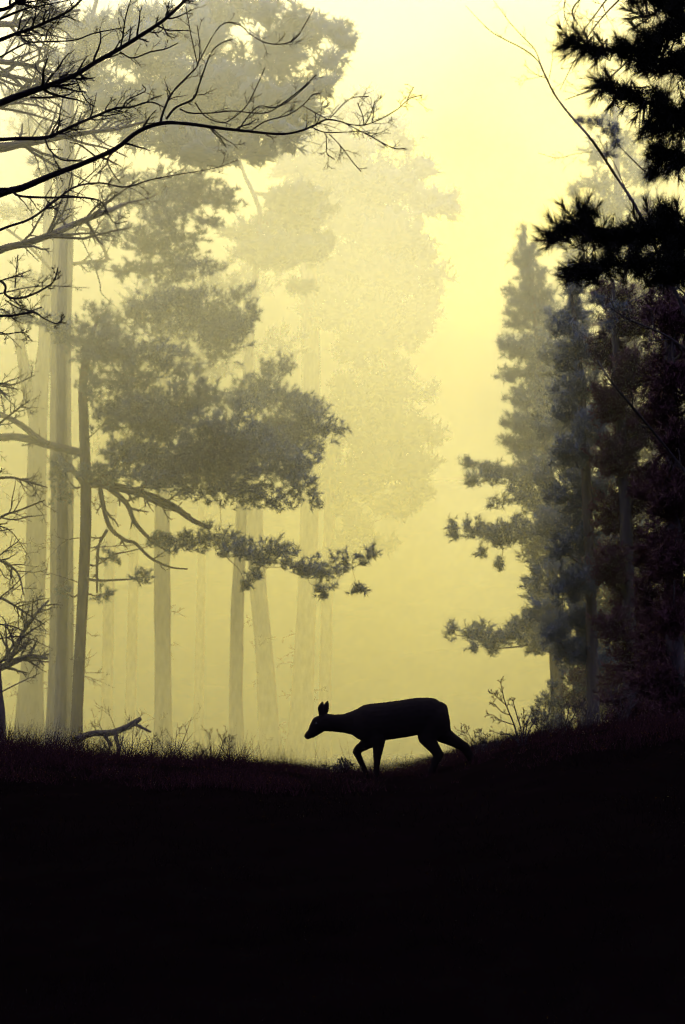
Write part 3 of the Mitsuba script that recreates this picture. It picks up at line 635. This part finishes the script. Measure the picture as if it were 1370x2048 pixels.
# ------------------------------------------------------------------ bare oak at the left, its limbs reaching over the ride
def oak():
    rng = np.random.default_rng(41)
    Y = 10.0
    key = thing('oak_tree', 'bare dark oak outside the left edge, its budding limbs reaching over the ride', 'tree')
    s = m_px(Y)
    bx = at(-620, 1024, Y)[0]
    g = float(ground_z(bx, Y))
    tp = np.array([[bx, Y, g - 0.3], [bx + 0.05, Y, g + 1.2], [bx - 0.02, Y + 0.1, g + 3.0], [bx + 0.1, Y, g + 5.2], [bx, Y - 0.1, g + 8.0]])
    put(key + '__trunk', stem(tp, [0.36, 0.27, 0.24, 0.2, 0.1], 50, 16, 0.12, rng), 'bark_dark', True)
    limbs = [
        # (pixel path with radius, depth at root, depth at tip, number of side twigs, their length, traced side branches)
        ([(-120, 440, 14), (0, 388, 10.5), (45, 375, 10), (100, 352, 9), (170, 325, 7.5), (230, 298, 7), (275, 264, 6.5), (320, 247, 6), (370, 247, 5.2), (430, 255, 4.8), (490, 262, 4.2), (560, 268, 3.6), (600, 262, 3.2), (630, 250, 2.8), (654, 239, 2.4), (680, 243, 2), (700, 249, 1.9), (728, 250, 1.8), (759, 239, 1.7), (794, 219, 1.6), (820, 197, 1.4), (845, 190, 1.2)], 0, 0.3, 9, 0.28,
         [[(320, 247, 4), (328, 220, 3.6), (345, 185, 3.2), (380, 148, 2.8), (395, 130, 2.4), (400, 95, 1.8), (394, 50, 1.2)],
          [(332, 238, 3.5), (352, 215, 3.2), (386, 198, 3), (398, 170, 2.6), (420, 110, 2), (440, 88, 1.6), (465, 78, 1.2)],
          [(395, 130, 2.2), (380, 60, 1.8), (372, 14, 1.2)],
          [(360, 218, 2.6), (380, 226, 2.2), (420, 226, 2), (465, 222, 1.9), (530, 226, 1.7), (566, 206, 1.5), (600, 180, 1.3), (632, 150, 1)],
          [(390, 205, 2.2), (410, 232, 1.8), (440, 245, 1.5), (460, 240, 1.5), (490, 215, 1.3), (510, 180, 1.2), (530, 135, .9)],
          [(478, 258, 2.2), (500, 228, 1.8), (520, 212, 1.6), (550, 215, 1.4), (580, 200, 1.2), (620, 165, 1)],
          [(500, 263, 2), (530, 243, 1.8), (575, 230, 1.5), (605, 211, 1.3), (625, 190, 1.1), (640, 187, .9)],
          [(605, 211, 1.3), (635, 228, 1.2), (654, 238, 1.3)],
          [(660, 236, 1.6), (689, 206, 1.3), (708, 195, 1.1), (737, 193, .9)],
          [(623, 254, 1.9), (640, 262, 1.7), (658, 265, 1.6), (698, 264, 1.6), (724, 264, 1.5), (763, 285, 1.2), (790, 297, 1.1), (810, 297, .9)],
          [(652, 266, 1.3), (653, 290, 1.1), (654, 307, 1), (669, 319, .8)],
          [(658, 268, 1.4), (675, 285, 1.2), (689, 302, 1.1), (707, 326, 1), (722, 343, .8)],
          [(728, 250, 1.2), (725, 230, 1.1), (715, 206, .9)], [(728, 252, 1.2), (742, 228, 1), (750, 201, .9)], [(814, 200, 1.2), (820, 188, 1), (827, 175, .9)],
          [(689, 246, 1.3), (720, 262, 1.2), (755, 280, 1.1), (775, 295, .9)],
          [(394, 130, 1.8), (440, 52, 1.6), (478, 50, 1.5), (500, 68, 1.4), (530, 85, 1.4), (565, 88, 1.3), (592, 76, 1.2), (612, 45, 1.1), (628, 15, .8)],
          [(230, 298, 3), (215, 320, 2.6), (225, 345, 2), (240, 365, 1.4)], [(190, 312, 2.4), (160, 290, 2), (140, 285, 1.4)]]),
        ([(-120, 262, 14), (0, 206, 11), (60, 184, 10), (100, 170, 8.5), (150, 150, 7.5), (190, 125, 7), (235, 100, 6.5), (280, 72, 6), (330, 38, 5.2), (372, -2, 4.6), (420, -60, 3.5)], 0.3, 0.6, 12, 0.34,
         [[(150, 152, 2.8), (158, 172, 2.4), (172, 200, 1.8), (190, 214, 1.2)], [(240, 100, 3), (246, 70, 2.6), (250, 40, 2.4), (258, 10, 2), (266, -10, 1.5)],
          [(240, 104, 2.8), (265, 116, 2.4), (300, 104, 2.2), (330, 98, 2), (356, 86, 1.6)], [(60, 195, 2.8), (100, 195, 2.6), (135, 190, 2.2), (147, 182, 1.6)],
          [(324, 48, 2.2), (335, 70, 1.8), (350, 76, 1.2)], [(110, 172, 2.4), (132, 150, 1.8), (150, 130, 1.2)]]),
        ([(-120, 290, 9), (0, 279, 6), (50, 277, 6), (92, 275, 5.5), (120, 264, 5), (150, 250, 4.6), (192, 232, 4), (230, 217, 3.6), (262, 214, 3), (300, 204, 2.4), (330, 215, 1.8)], -0.2, 0.1, 9, 0.3,
         [[(90, 278, 3), (100, 300, 2.6), (125, 320, 2.2), (165, 320, 1.6)], [(100, 275, 2.8), (112, 258, 2.4), (121, 250, 2)], [(245, 216, 2.4), (255, 200, 2), (290, 182, 1.6), (285, 170, 1.2)], [(110, 322, 2.4), (118, 335, 2), (112, 352, 1.5)]]),
        ([(-120, 130, 9), (0, 80, 6.5), (30, 68, 5.5), (60, 58, 5), (102, 40, 4.4), (140, 20, 3.6), (170, -8, 2.8)], 0.5, 0.5, 10, 0.3,
         [[(40, 66, 2.8), (45, 78, 2.6), (62, 84, 2.6), (100, 83, 2.4), (150, 80, 2.2), (190, 66, 2), (250, 55, 1.6)], [(-10, 120, 3), (40, 92, 2.6), (62, 84, 2.4)], [(92, 82, 2), (96, 60, 1.8), (115, 40, 1.4)]]),
        ([(-120, 30, 9), (0, 20, 6), (40, 2, 5), (90, -10, 4)], 0.2, 0.4, 10, 0.3, [[(0, 38, 4), (50, 18, 3), (90, 10, 2), (140, 0, 1.5)]]),
        ([(-120, 415, 6), (0, 378, 4), (40, 392, 3.6), (100, 395, 3.4), (150, 394, 3), (195, 400, 2.4), (210, 415, 1.8), (228, 445, 1.4), (254, 443, 1)], -0.1, 0.1, 6, 0.2, []),
        ([(-120, 520, 7), (0, 460, 4.5), (60, 438, 4), (110, 402, 3.6), (150, 374, 3.2), (200, 366, 3), (250, 374, 2.8), (300, 360, 2.4), (350, 350, 2), (430, 336, 1.6), (475, 320, 1.1)], 1.5, 2.4, 12, 0.32,
         [[(150, 376, 2), (180, 350, 1.8), (200, 330, 1.4), (215, 300, 1)]]),
        ([(-120, 520, 6), (0, 562, 3.6), (10, 588, 3.4), (30, 597, 3.2), (60, 591, 3), (90, 576, 2.6), (108, 562, 2.2), (116, 535, 1.4)], -0.3, -0.3, 4, 0.14, [[(30, 575, 2), (32, 550, 1.8), (36, 510, 1.2)], [(0, 562, 2.2), (30, 552, 2), (62, 540, 1.4)], [(86, 578, 1.6), (84, 565, 1.3)]]),
        ([(-120, 640, 6), (0, 632, 3.6), (20, 632, 3.4), (48, 627, 3), (68, 625, 2.4), (90, 638, 1.9), (115, 647, 1.6), (130, 632, 1.2)], -0.3, -0.3, 4, 0.13, [[(10, 600, 2), (35, 615, 2), (60, 622, 2)], [(48, 627, 2.2), (84, 614, 1.4)]]),
        ([(-120, 600, 6), (-20, 660, 3), (10, 668, 2.2), (45, 665, 1.6), (65, 683, 1)], 0, 0, 3, 0.12, []),
    ]
    for path, d0, d1, n, ln, sides in limbs:
        m = len(path)
        P = np.array([np.append(at(px, py, Y + d0 + (d1 - d0) * q / (m - 1)), max(r * 0.70, 1.15) * s) for q, (px, py, r) in enumerate(path)])
        z0 = np.clip(P[0, 2] - 0.6, 1.2, g + 7.5)
        root = np.array([np.interp(z0, tp[:, 2], tp[:, 0]), np.interp(z0, tp[:, 2], tp[:, 1]), z0, P[0, 3] * 1.6])
        P = np.vstack([root, P])
        lk = put(key + '__limb', stem(P[:, :3], P[:, 3], 110, 9, 0.14, rng), 'bark_dark', True)
        tw, tips = random_twigs(P[2:, :3], P[2:, 3], rng, int(n * 2.3), ln, 3, s * 1.1, 0.6, 0.12)
        C = spline(P[:, :3], 200)
        for sb in sides:
            a = at(sb[0][0], sb[0][1], Y)
            Yr = C[np.argmin(np.abs((C - a)[:, [0, 2]]).sum(1)), 1]
            end = Yr + rng.uniform(-0.35, 0.35)
            b = np.array([np.append(at(px, py, Yr + (end - Yr) * q / (len(sb) - 1)), max(r * 0.70, 1.15) * s) for q, (px, py, r) in enumerate(sb)])
            br = [stem(b[:, :3], b[:, 3], 40, 6, 0.12, rng)]
            t2, tip2 = random_twigs(b[:, :3], b[:, 3], rng, max(4, int(len(sb) * 1.1)), 0.18, 2, s * 1.2, 0.6, 0.12)
            tip2 = tip2 + [(b[-1, :3], unit(b[-1, :3] - b[-2, :3]), b[-1, 3])]
            put(lk + '__branch', join(br + t2 + [bud_mesh(tip2, 0.004, rng)]), 'bark_dark', True)
        tips.append((P[-1, :3], unit(P[-1, :3] - P[-2, :3]), P[-1, 3]))
        put(lk + '__twigs', join(tw + [bud_mesh(tips, 0.004, rng)]), 'bark_dark', True, kind='stuff', label='fine budding twigs along the limb')


oak()


def bare_tree(name, label, Y, limbs, seed, twigs, ln, depth=3, rmin=1.2, group=None, trunk=None, flat=0.6):
    rng = np.random.default_rng(seed)
    key = thing(name, label, 'tree', group)
    s = m_px(Y)
    if trunk:
        P = np.array([np.append(at(px, py, Y), r * s) for px, py, r in trunk])
        P[0, 2] = float(ground_z(P[0, 0], Y)) - 0.2
        put(key + '__trunk', stem(P[:, :3], P[:, 3], 60, 12, 0.1, rng), 'bark_dark', True)
    for path in limbs:
        P = np.array([np.append(at(px, py, Y + 0.15 * q * rng.uniform(-1, 1)), r * s) for q, (px, py, r) in enumerate(path)])
        tw, tips = random_twigs(P[:, :3], P[:, 3], rng, twigs, ln, depth, s * rmin, flat, 0.1)
        lk = put(key + '__limb', stem(P[:, :3], P[:, 3], 50, 8, 0.1, rng), 'bark_dark', True)
        if tw:
            put(lk + '__twigs', join(tw), 'bark_dark', True, kind='stuff', label='fine bare twigs')


bare_tree('bare_tree', 'grey bare tree behind the oak limbs at the left edge', 23,
          [[(-90, 545, 10), (0, 500, 8), (50, 487, 7.5), (100, 470, 7), (150, 448, 6.5), (200, 428, 5.5), (250, 408, 4)],
           [(-90, 48, 10), (0, 48, 7), (40, 47, 6.5), (100, 30, 5), (160, 20, 3)], [(-90, 110, 9), (0, 123, 6), (50, 130, 5), (108, 146, 4), (150, 165, 2.5)],
           [(-90, 300, 14), (0, 295, 11), (40, 288, 9), (100, 278, 7), (170, 266, 5), (230, 258, 4), (290, 244, 2.5)],
           [(-60, 160, 8), (0, 150, 5), (60, 160, 4), (120, 176, 2.5)], [(-60, 230, 7), (20, 205, 5), (90, 160, 3.5), (150, 140, 2)]],
          51, 14, 1.3, 3, 0.75, trunk=[(-200, 1500, 40), (-198, 1000, 32), (-190, 500, 26), (-170, 100, 20), (-160, -100, 14)])
bare_tree('bare_sapling', 'thin twiggy sapling in front of the forked trunk at the left edge', 24,
          [[(-40, 1080, 5), (0, 1036, 3), (40, 1020, 2), (90, 1000, 1.2)], [(-40, 960, 4), (20, 955, 2.4), (50, 962, 2), (95, 975, 1.2)], [(-40, 760, 4), (20, 770, 2), (70, 750, 1)], [(-40, 1180, 4), (10, 1200, 2.6), (50, 1225, 2), (90, 1250, 1.2)], [(-40, 1100, 4), (30, 1140, 2.2), (48, 1190, 1.4)], [(-40, 880, 3), (20, 830, 2), (60, 800, 1.2)], [(-48, 1352, 8), (-20, 1342, 7.5), (10, 1332, 7), (40, 1318, 6), (65, 1313, 5), (95, 1317, 3)], [(14, 1330, 5), (30, 1300, 4.6), (48, 1262, 4), (75, 1225, 3), (98, 1200, 2)]],
          52, 12, 0.7, 3, 0.7, trunk=[(-50, 1500, 12), (-48, 1200, 9), (-44, 900, 6), (-40, 700, 3)])
bare_tree('birch_tree', 'slender leaning birch reaching up the right side into open sky', 15,
          [[(1430, 760, 4.96), (1340, 560, 4.03), (1275, 420, 3.10), (1230, 350, 2.73), (1185, 282, 2.48), (1140, 230, 2.23), (1110, 190, 1.98), (1090, 150, 1.74), (1076, 122, 1.43), (1050, 100, 1.18), (1012, 80, 0.99), (985, 65, 0.87), (960, 42, 0.68), (932, 12, 0.43)],
           [(1090, 150, 1.36), (1082, 130, 1.12), (1070, 100, 0.99), (1050, 78, 0.93), (1022, 48, 0.81), (1005, 25, 0.68), (988, 2, 0.56)],
           [(1097, 158, 0.87), (1075, 150, 0.68), (1060, 140, 0.56), (1048, 128, 0.43)], [(1098, 158, 0.74), (1104, 125, 0.62), (1106, 95, 0.50), (1110, 72, 0.37)], [(1185, 304, 0.74), (1150, 308, 0.62), (1115, 316, 0.56), (1076, 306, 0.37)],
           [(1092, 150, 0.62), (1060, 158, 0.50), (1030, 164, 0.31)], [(1260, 400, 1.24), (1230, 330, 0.99), (1210, 300, 0.81), (1195, 270, 0.62)]],
          53, 5, 0.22, 2, 0.6, trunk=[(1520, 1470, 8.68), (1500, 1200, 7.44), (1470, 900, 6.20), (1430, 760, 4.96)])
bare_tree('birch_tree', 'fine birch twigs hanging in from the top right corner', 15.5,
          [[(1300, -80, 3), (1230, -20, 2), (1190, 30, 1.4), (1160, 70, .8)], [(1240, -60, 3), (1150, 10, 1.6), (1155, 50, 1)], [(1300, -60, 2.5), (1200, 40, 1.5), (1150, 120, 1), (1120, 180, .7)], [(1280, 100, 2), (1200, 170, 1.4), (1130, 200, .8)], [(1140, -40, 1.8), (1128, 20, 1), (1140, 60, .7)]],
          54, 9, 0.4, 3, 0.55, trunk=[(1600, 1470, 20), (1580, 900, 16), (1500, 300, 10), (1300, -80, 5)])

pine('low bushy black pine on the right bank near the edge of the picture', 18.5,
     [(1300, 1470, 8), (1300, 1380, 7), (1300, 1250, 5), (1300, 1120, 3)],
     [(1270, 1420, 60, 34), (1330, 1420, 60, 40), (1290, 1370, 60, 40), (1240, 1440, 40, 20), (1310, 1310, 50, 40), (1300, 1250, 44, 40), (1290, 1180, 30, 40), (1380, 1430, 60, 50), (1220, 1400, 30, 22, .6)], k=12, L=0.1, w=0.012, cover=2.2, seed=27, mat='needle_brown')

pine('dense dusky pine behind the black ones, filling the right edge', 26,
     [(1330, 1470, 14), (1326, 1300, 13), (1316, 1000, 11), (1306, 700, 7), (1300, 420, 3)],
     [(1300, 450, 60, 50), (1340, 540, 70, 60), (1280, 600, 60, 50), (1350, 660, 80, 60), (1290, 720, 70, 60), (1360, 800, 80, 70), (1290, 860, 70, 60), (1350, 940, 80, 70), (1290, 1010, 70, 66), (1360, 1080, 80, 70), (1280, 1150, 70, 60), (1350, 1220, 80, 70), (1280, 1290, 70, 60), (1350, 1360, 80, 60), (1270, 1390, 60, 50), (1220, 1380, 50, 50, .8), (1240, 660, 60, 60), (1240, 800, 60, 60), (1230, 940, 60, 60), (1235, 1080, 60, 60), (1230, 1200, 60, 60), (1240, 1320, 60, 50), (1200, 1120, 50, 60), (1190, 1250, 50, 50), (1320, 1440, 90, 40), (1200, 1430, 60, 34)],
     k=12, L=0.17, w=0.022, cover=1.8, seed=28, crown=True, mat='needle_brown')
for q, (px, yy, h, lab) in enumerate([(1105, 27, 1350, 'young hazy pine thicket under the grey pine on the right'), (1165, 25.5, 1300, 'young dusky pine between the two right-hand trunks'), (1240, 23, 1290, 'young dark pine beside the second right-hand trunk')]):
    pine(lab, yy, [(px, 1475, 4), (px, 1400, 3), (px - 2, h, 1)], [(px, h + 20, 16, 20), (px - 14, h + 50, 26, 22), (px + 16, h + 60, 28, 24), (px - 20, h + 85, 34, 24), (px + 20, h + 95, 36, 24), (px, h + 110, 44, 24)],
         k=12, L=0.09, w=0.006, cover=1.1 if q == 0 else 1.7, seed=290 + q, mat='needle' if q == 0 else 'needle_brown', name='young_pine', group='young pines under the right-hand trees', flare=1.0)

# thin bare stems crossing the dark right-hand wood
bare_tree('bare_sapling', 'dark bare sapling crossing the shadowed wood on the right', 15.5,
          [[(1420, 1010, 3.5), (1340, 905, 2.8), (1270, 820, 2.4), (1220, 760, 2), (1195, 720, 1.2)], [(1400, 720, 2.5), (1330, 670, 2), (1260, 640, 1.6), (1220, 615, 1)], [(1420, 640, 2), (1340, 560, 1.6), (1290, 540, 1)]],
          55, 6, 0.4, 2, 0.6, trunk=[(1450, 1450, 7), (1440, 1200, 6), (1420, 1000, 4), (1400, 700, 2)])

# ------------------------------------------------------------------ low growth on the crest


def shrub(name, label, px, Y, h, stems, seed, category='shrub', lean=0.3, rm=0.9, twn=5, depth=3, group=None, dz=0.0):
    rng = np.random.default_rng(seed)
    g = on_ground(px, Y)
    key = thing(name, label, category, group)
    for q in range(stems):
        az = rng.uniform(0, 2 * np.pi)
        out = np.array([math.cos(az), math.sin(az) * 0.8, 0]) * lean * h * rng.uniform(0.2, 1.1)
        hh = h * rng.uniform(0.6, 1.0)
        p0 = g + np.array([math.cos(az) * 0.03, math.sin(az) * 0.03, -0.06 + dz])
        P = np.array([p0, p0 + out * 0.3 + [0, 0, hh * 0.35], p0 + out * 0.8 + [0, 0, hh * 0.75], p0 + out * 1.1 + [0, 0, hh]])
        R = np.array([0.006, 0.0048, 0.0036, 0.002]) * (0.5 + h)
        tw, tips = random_twigs(P, R, rng, twn, h * 0.42, depth, m_px(Y) * rm, 0.7, 0.25)
        put(key + '__stem', join([stem(P, R, 14, 5)] + tw), 'bark_dark', True)
    return key


def traced_shrub():
    rng = np.random.default_rng(61)
    Y = 17.2
    s = m_px(Y)
    key = thing('bare_shrub', 'small bare shrub with forked twigs on the right bank behind the deer', 'shrub')
    for sb in ([(1040, 1490, 3), (1030, 1455, 2.6), (1018, 1425, 2.2), (1008, 1398, 1.8), (1004, 1378, 1.4), (1000, 1362, 1)], [(1014, 1412, 1.6), (996, 1396, 1.3), (987, 1384, .9)], [(1028, 1450, 2), (1000, 1440, 1.6), (985, 1430, 1.3), (971, 1432, .9)],
               [(1020, 1430, 1.8), (1004, 1424, 1.4), (988, 1408, 1.2), (985, 1410, .9)], [(1045, 1490, 2.8), (1042, 1460, 2.4), (1034, 1432, 2), (1028, 1410, 1.5), (1024, 1396, 1)], [(1050, 1490, 2.6), (1052, 1460, 2.2), (1058, 1436, 1.8), (1066, 1418, 1.3), (1064, 1412, .9)],
               [(1048, 1488, 2.6), (1058, 1462, 2), (1070, 1440, 1.5), (1072, 1428, 1)], [(1042, 1480, 2.4), (1020, 1470, 2), (1000, 1468, 1.5), (980, 1460, 1)], [(1046, 1470, 2), (1048, 1440, 1.6), (1046, 1415, 1)]):
        dy = rng.uniform(-0.25, 0.25)
        b = np.array([np.append(at(px, py, Y + dy * q / len(sb)), r * s * 0.62) for q, (px, py, r) in enumerate(sb)])
        b[0, 2] -= 0.06 if sb[0][1] > 1475 else 0
        tw, tips = random_twigs(b[:, :3], b[:, 3], rng, 7, 0.13, 3, s * 0.9, 0.7, 0.2)
        put(key + '__stem', join([stem(b[:, :3], b[:, 3], 24, 6, 0.1, rng)] + tw), 'bark_dark', True)


traced_shrub()
shrub('bare_shrub', 'low twiggy shrub just behind the hind leg of the deer', 965, 17.6, 0.42, 5, 62, lean=0.6)
shrub('bare_shrub', 'tiny tuft-like plant in front of the deer, left of its lifted foreleg', 690, 18.0, 0.24, 9, 63, lean=0.5, rm=1.6)
shrub('bare_shrub', 'tiny spreading plant farthest left of the deer legs', 664, 18.2, 0.20, 6, 64, lean=0.7, rm=1.3)
for q, (px, Y, h, lab) in enumerate([(235, 21, 0.95, 'arching dead bramble behind the fallen branch, left one'), (262, 22, 0.9, 'arching dead bramble behind the fallen branch, right one'),
                                     (345, 20, 0.85, 'upright dead stem in front of the pale trunk'), (365, 19, 0.5, 'low crooked dead stem right of the pale trunk'), (425, 19.5, 0.65, 'twiggy dead stem between the pale trunk and the far trunks'),
                                     (455, 20, 0.5, 'thin dead stem beside the far trunks'), (385, 19.5, 0.45, 'short dead stem left of the twiggy one'), (300, 19, 0.55, 'matted dead stems under the end of the fallen branch'), (268, 18.6, 0.4, 'low leafless bramble right of the fallen branch'), (200, 18.5, 0.45, 'bramble at the foot of the dark slender pine'), (20, 18.5, 0.6, 'bramble at the left edge beside the cut-off trunk'), (75, 18.8, 0.45, 'bramble at the foot of the forked pale trunk')]):
    shrub('dead_bramble', lab, px, Y, h, 3, 70 + q, 'bramble', 0.5, 0.8, 6, 2, 'dead brambles on the left of the crest')

for q, (px, Y, h, lab) in enumerate([(985, 17.6, 0.34, 'low scrub between the deer and the small bare shrub'), (1085, 17.8, 0.5, 'twiggy scrub on the bank just right of the small bare shrub'),
                                     (1125, 18.4, 0.55, 'taller scrub at the foot of the grey edge pine'), (1180, 17.6, 0.5, 'dark scrub on the bank under the slate pine'), (1250, 17.4, 0.5, 'dark scrub farthest up the right bank')]):
    shrub('bank_scrub', lab, px, Y, h, 5, 120 + q, 'scrub', 0.6, 0.9, 6, 2, 'scrub along the right bank')

# fallen branch at the left
rng = np.random.default_rng(81)
k = thing('fallen_branch', 'fallen broken branch lying over the heather right of the dark pine', 'branch')
P = np.array([np.append(at(px, py, 23 + dy), r * m_px(23)) for px, py, r, dy in [(150, 1480, 7, -.3), (185, 1467, 6.5, 0), (220, 1466, 6.5, .1), (246, 1457, 6, .2), (263, 1449, 6, .3), (281, 1437, 4.5, .4)]])
put(k + '__stem', stem(P[:, :3], P[:, 3], 40, 9, 0.2, rng), 'bark_dark', True)
for sb in ([(235, 1460, 5), (232, 1475, 4.5), (238, 1500, 4), (230, 1520, 3.5)], [(268, 1448, 4), (290, 1458, 3), (302, 1464, 2)], [(205, 1464, 4), (215, 1480, 3.5), (225, 1492, 2.5)]):
    b = np.array([np.append(at(px, py, 23.1), r * m_px(23)) for px, py, r in sb])
    put(k + '__side_branch', stem(b[:, :3], b[:, 3], 16, 6, 0.2, rng), 'bark_dark', True)

# heather and rough grass: uncountable cover
rng = np.random.default_rng(91)


def cover(n, xr, yr, h, kn, w, lean, keep=None):
    x, y = rng.uniform(*xr, n), rng.uniform(*yr, n)
    dn = meshkit.fbm(np.stack([x * 0.9, y * 0.9, 0 * x], -1), 3, 14)
    ok = rng.random(n) < np.clip((dn - 0.36) * 4.0, 0.03, 1)
    if keep is not None:
        ok &= keep(x, y)
    x, y, dn = x[ok], y[ok], dn[ok]
    b = np.stack([x, y, ground_z(x, y) - 0.015], -1)
    m = len(b)
    b = np.repeat(b, kn, 0) + rng.normal(size=(m * kn, 3)) * [0.05, 0.05, 0]
    hh = (h * np.repeat(0.15 + 1.7 * np.clip(dn - 0.25, 0, 1) * (0.6 + 0.8 * meshkit.noise(b[::kn] * 0.8, 5)), kn) * rng.uniform(0.4, 1.2, m * kn))[:, None]
    d = unit(np.concatenate([rng.normal(size=(m * kn, 2)) * lean, np.ones((m * kn, 1))], 1))
    q = unit(np.cross(d, rng.normal(size=(m * kn, 3)))) * w
    v = np.stack([b - q, b + q, b + d * hh], 1).reshape(-1, 3)
    return v, np.arange(len(v)).reshape(-1, 3)


path_free = lambda x, y: (np.abs(x - 0.35 - 0.02 * (y - 16)) > 0.95 + 0.25 * np.sin(y * 1.7)) | (rng.random(len(x)) < 0.12)
h1 = cover(28000, (-9, 9), (13.5, 24), 0.19, 8, 0.0045, 0.5, path_free)
h2 = cover(9000, (-8, 8), (15.5, 22), 0.26, 7, 0.0022, 0.35, path_free)
h3 = cover(6000, (-7, 7), (5.0, 14), 0.14, 6, 0.003, 0.6)
h4 = cover(9000, (-26, 26), (24, 60), 0.22, 6, 0.009, 0.5)
h5 = cover(5200, (-7.5, 7.5), (15.2, 19.5), 0.42, 3, 0.003, 0.28, path_free)
h6 = cover(2600, (-7.5, -1.3), (15.6, 19), 0.5, 7, 0.0045, 0.7)
k = thing('heather', 'dark heather and rough grass covering the crest around the deer', 'heather', kind='stuff')
scene[k] = mikit.ply(join([h1, h2, h4, h5, h6]), 'mat_heather')
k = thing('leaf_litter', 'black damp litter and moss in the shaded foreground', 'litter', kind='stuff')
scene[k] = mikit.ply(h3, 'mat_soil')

# ------------------------------------------------------------------ fog: thin where the photographer stands, a bank beyond the crest
LO, HI = np.array([-155.0, -35.0, -1.6]), np.array([155.0, 195.0, 41.0])
NX, NY, NZ = 124, 92, 22
fx, fy, fz = [LO[k] + (np.arange(n) + 0.5) / n * (HI - LO)[k] for k, n in enumerate((NX, NY, NZ))]
FZ, FY, FX = np.meshgrid(fz, fy, fx, indexing='ij')
rise = np.clip((FY - 17.0) / 6.5, 0, 1)
rise = rise * rise * (3 - 2 * rise)
rise = np.maximum(rise, 0.0)
wisp = meshkit.fbm(np.stack([FX / 9, FY / 11, FZ / 6], -1), 3, 21)
wisp = 0.25 + 1.5 * np.clip((wisp - 0.32) / 0.36, 0, 1)
ride = 1 - 0.35 * np.exp(-((FX - 0.4 - 0.088 * FY) / 3.2) ** 2)      # the air over the open ride is a little clearer
wisp = wisp * ride
lift = np.clip((FZ - 0.5) / 6.0 + (FY - 30) / 14, 0, 1)
pool = 1.3 * np.exp(-np.clip(FZ - 0.8, 0, 9) / 1.6) * np.clip((FY - 30) / 10, 0, 1)      # mist lying on the ground under the far trees
dens = (0.058 * rise * (wisp * (0.55 + 0.45 * lift) + pool) * np.clip(1.35 - FZ / 48, 0.3, 1) * np.clip((36 - FZ) / 5, 0.02, 1) + 0.00003).astype(np.float32)
scene['fog'] = {'type': 'heterogeneous', 'albedo': {'type': 'rgb', 'value': [0.995, 0.948, 0.44]},
                'sigma_t': {'type': 'gridvolume', 'grid': mi.VolumeGrid(dens[..., None]), 'filter_type': 'trilinear',
                            'to_world': T().translate(LO.tolist()).scale((HI - LO).tolist())},
                'phase': {'type': 'hg', 'g': 0.15}}
scene['haze'] = {'type': 'cube', 'to_world': T().translate(((LO + HI) / 2).tolist()).scale(((HI - LO) / 2).tolist()),
                 'bsdf': {'type': 'null'}, 'interior': {'type': 'ref', 'id': 'fog'}}
labels['haze'] = {'label': 'pale morning fog bank filling the wood beyond the crest', 'category': 'fog', 'kind': 'stuff'}
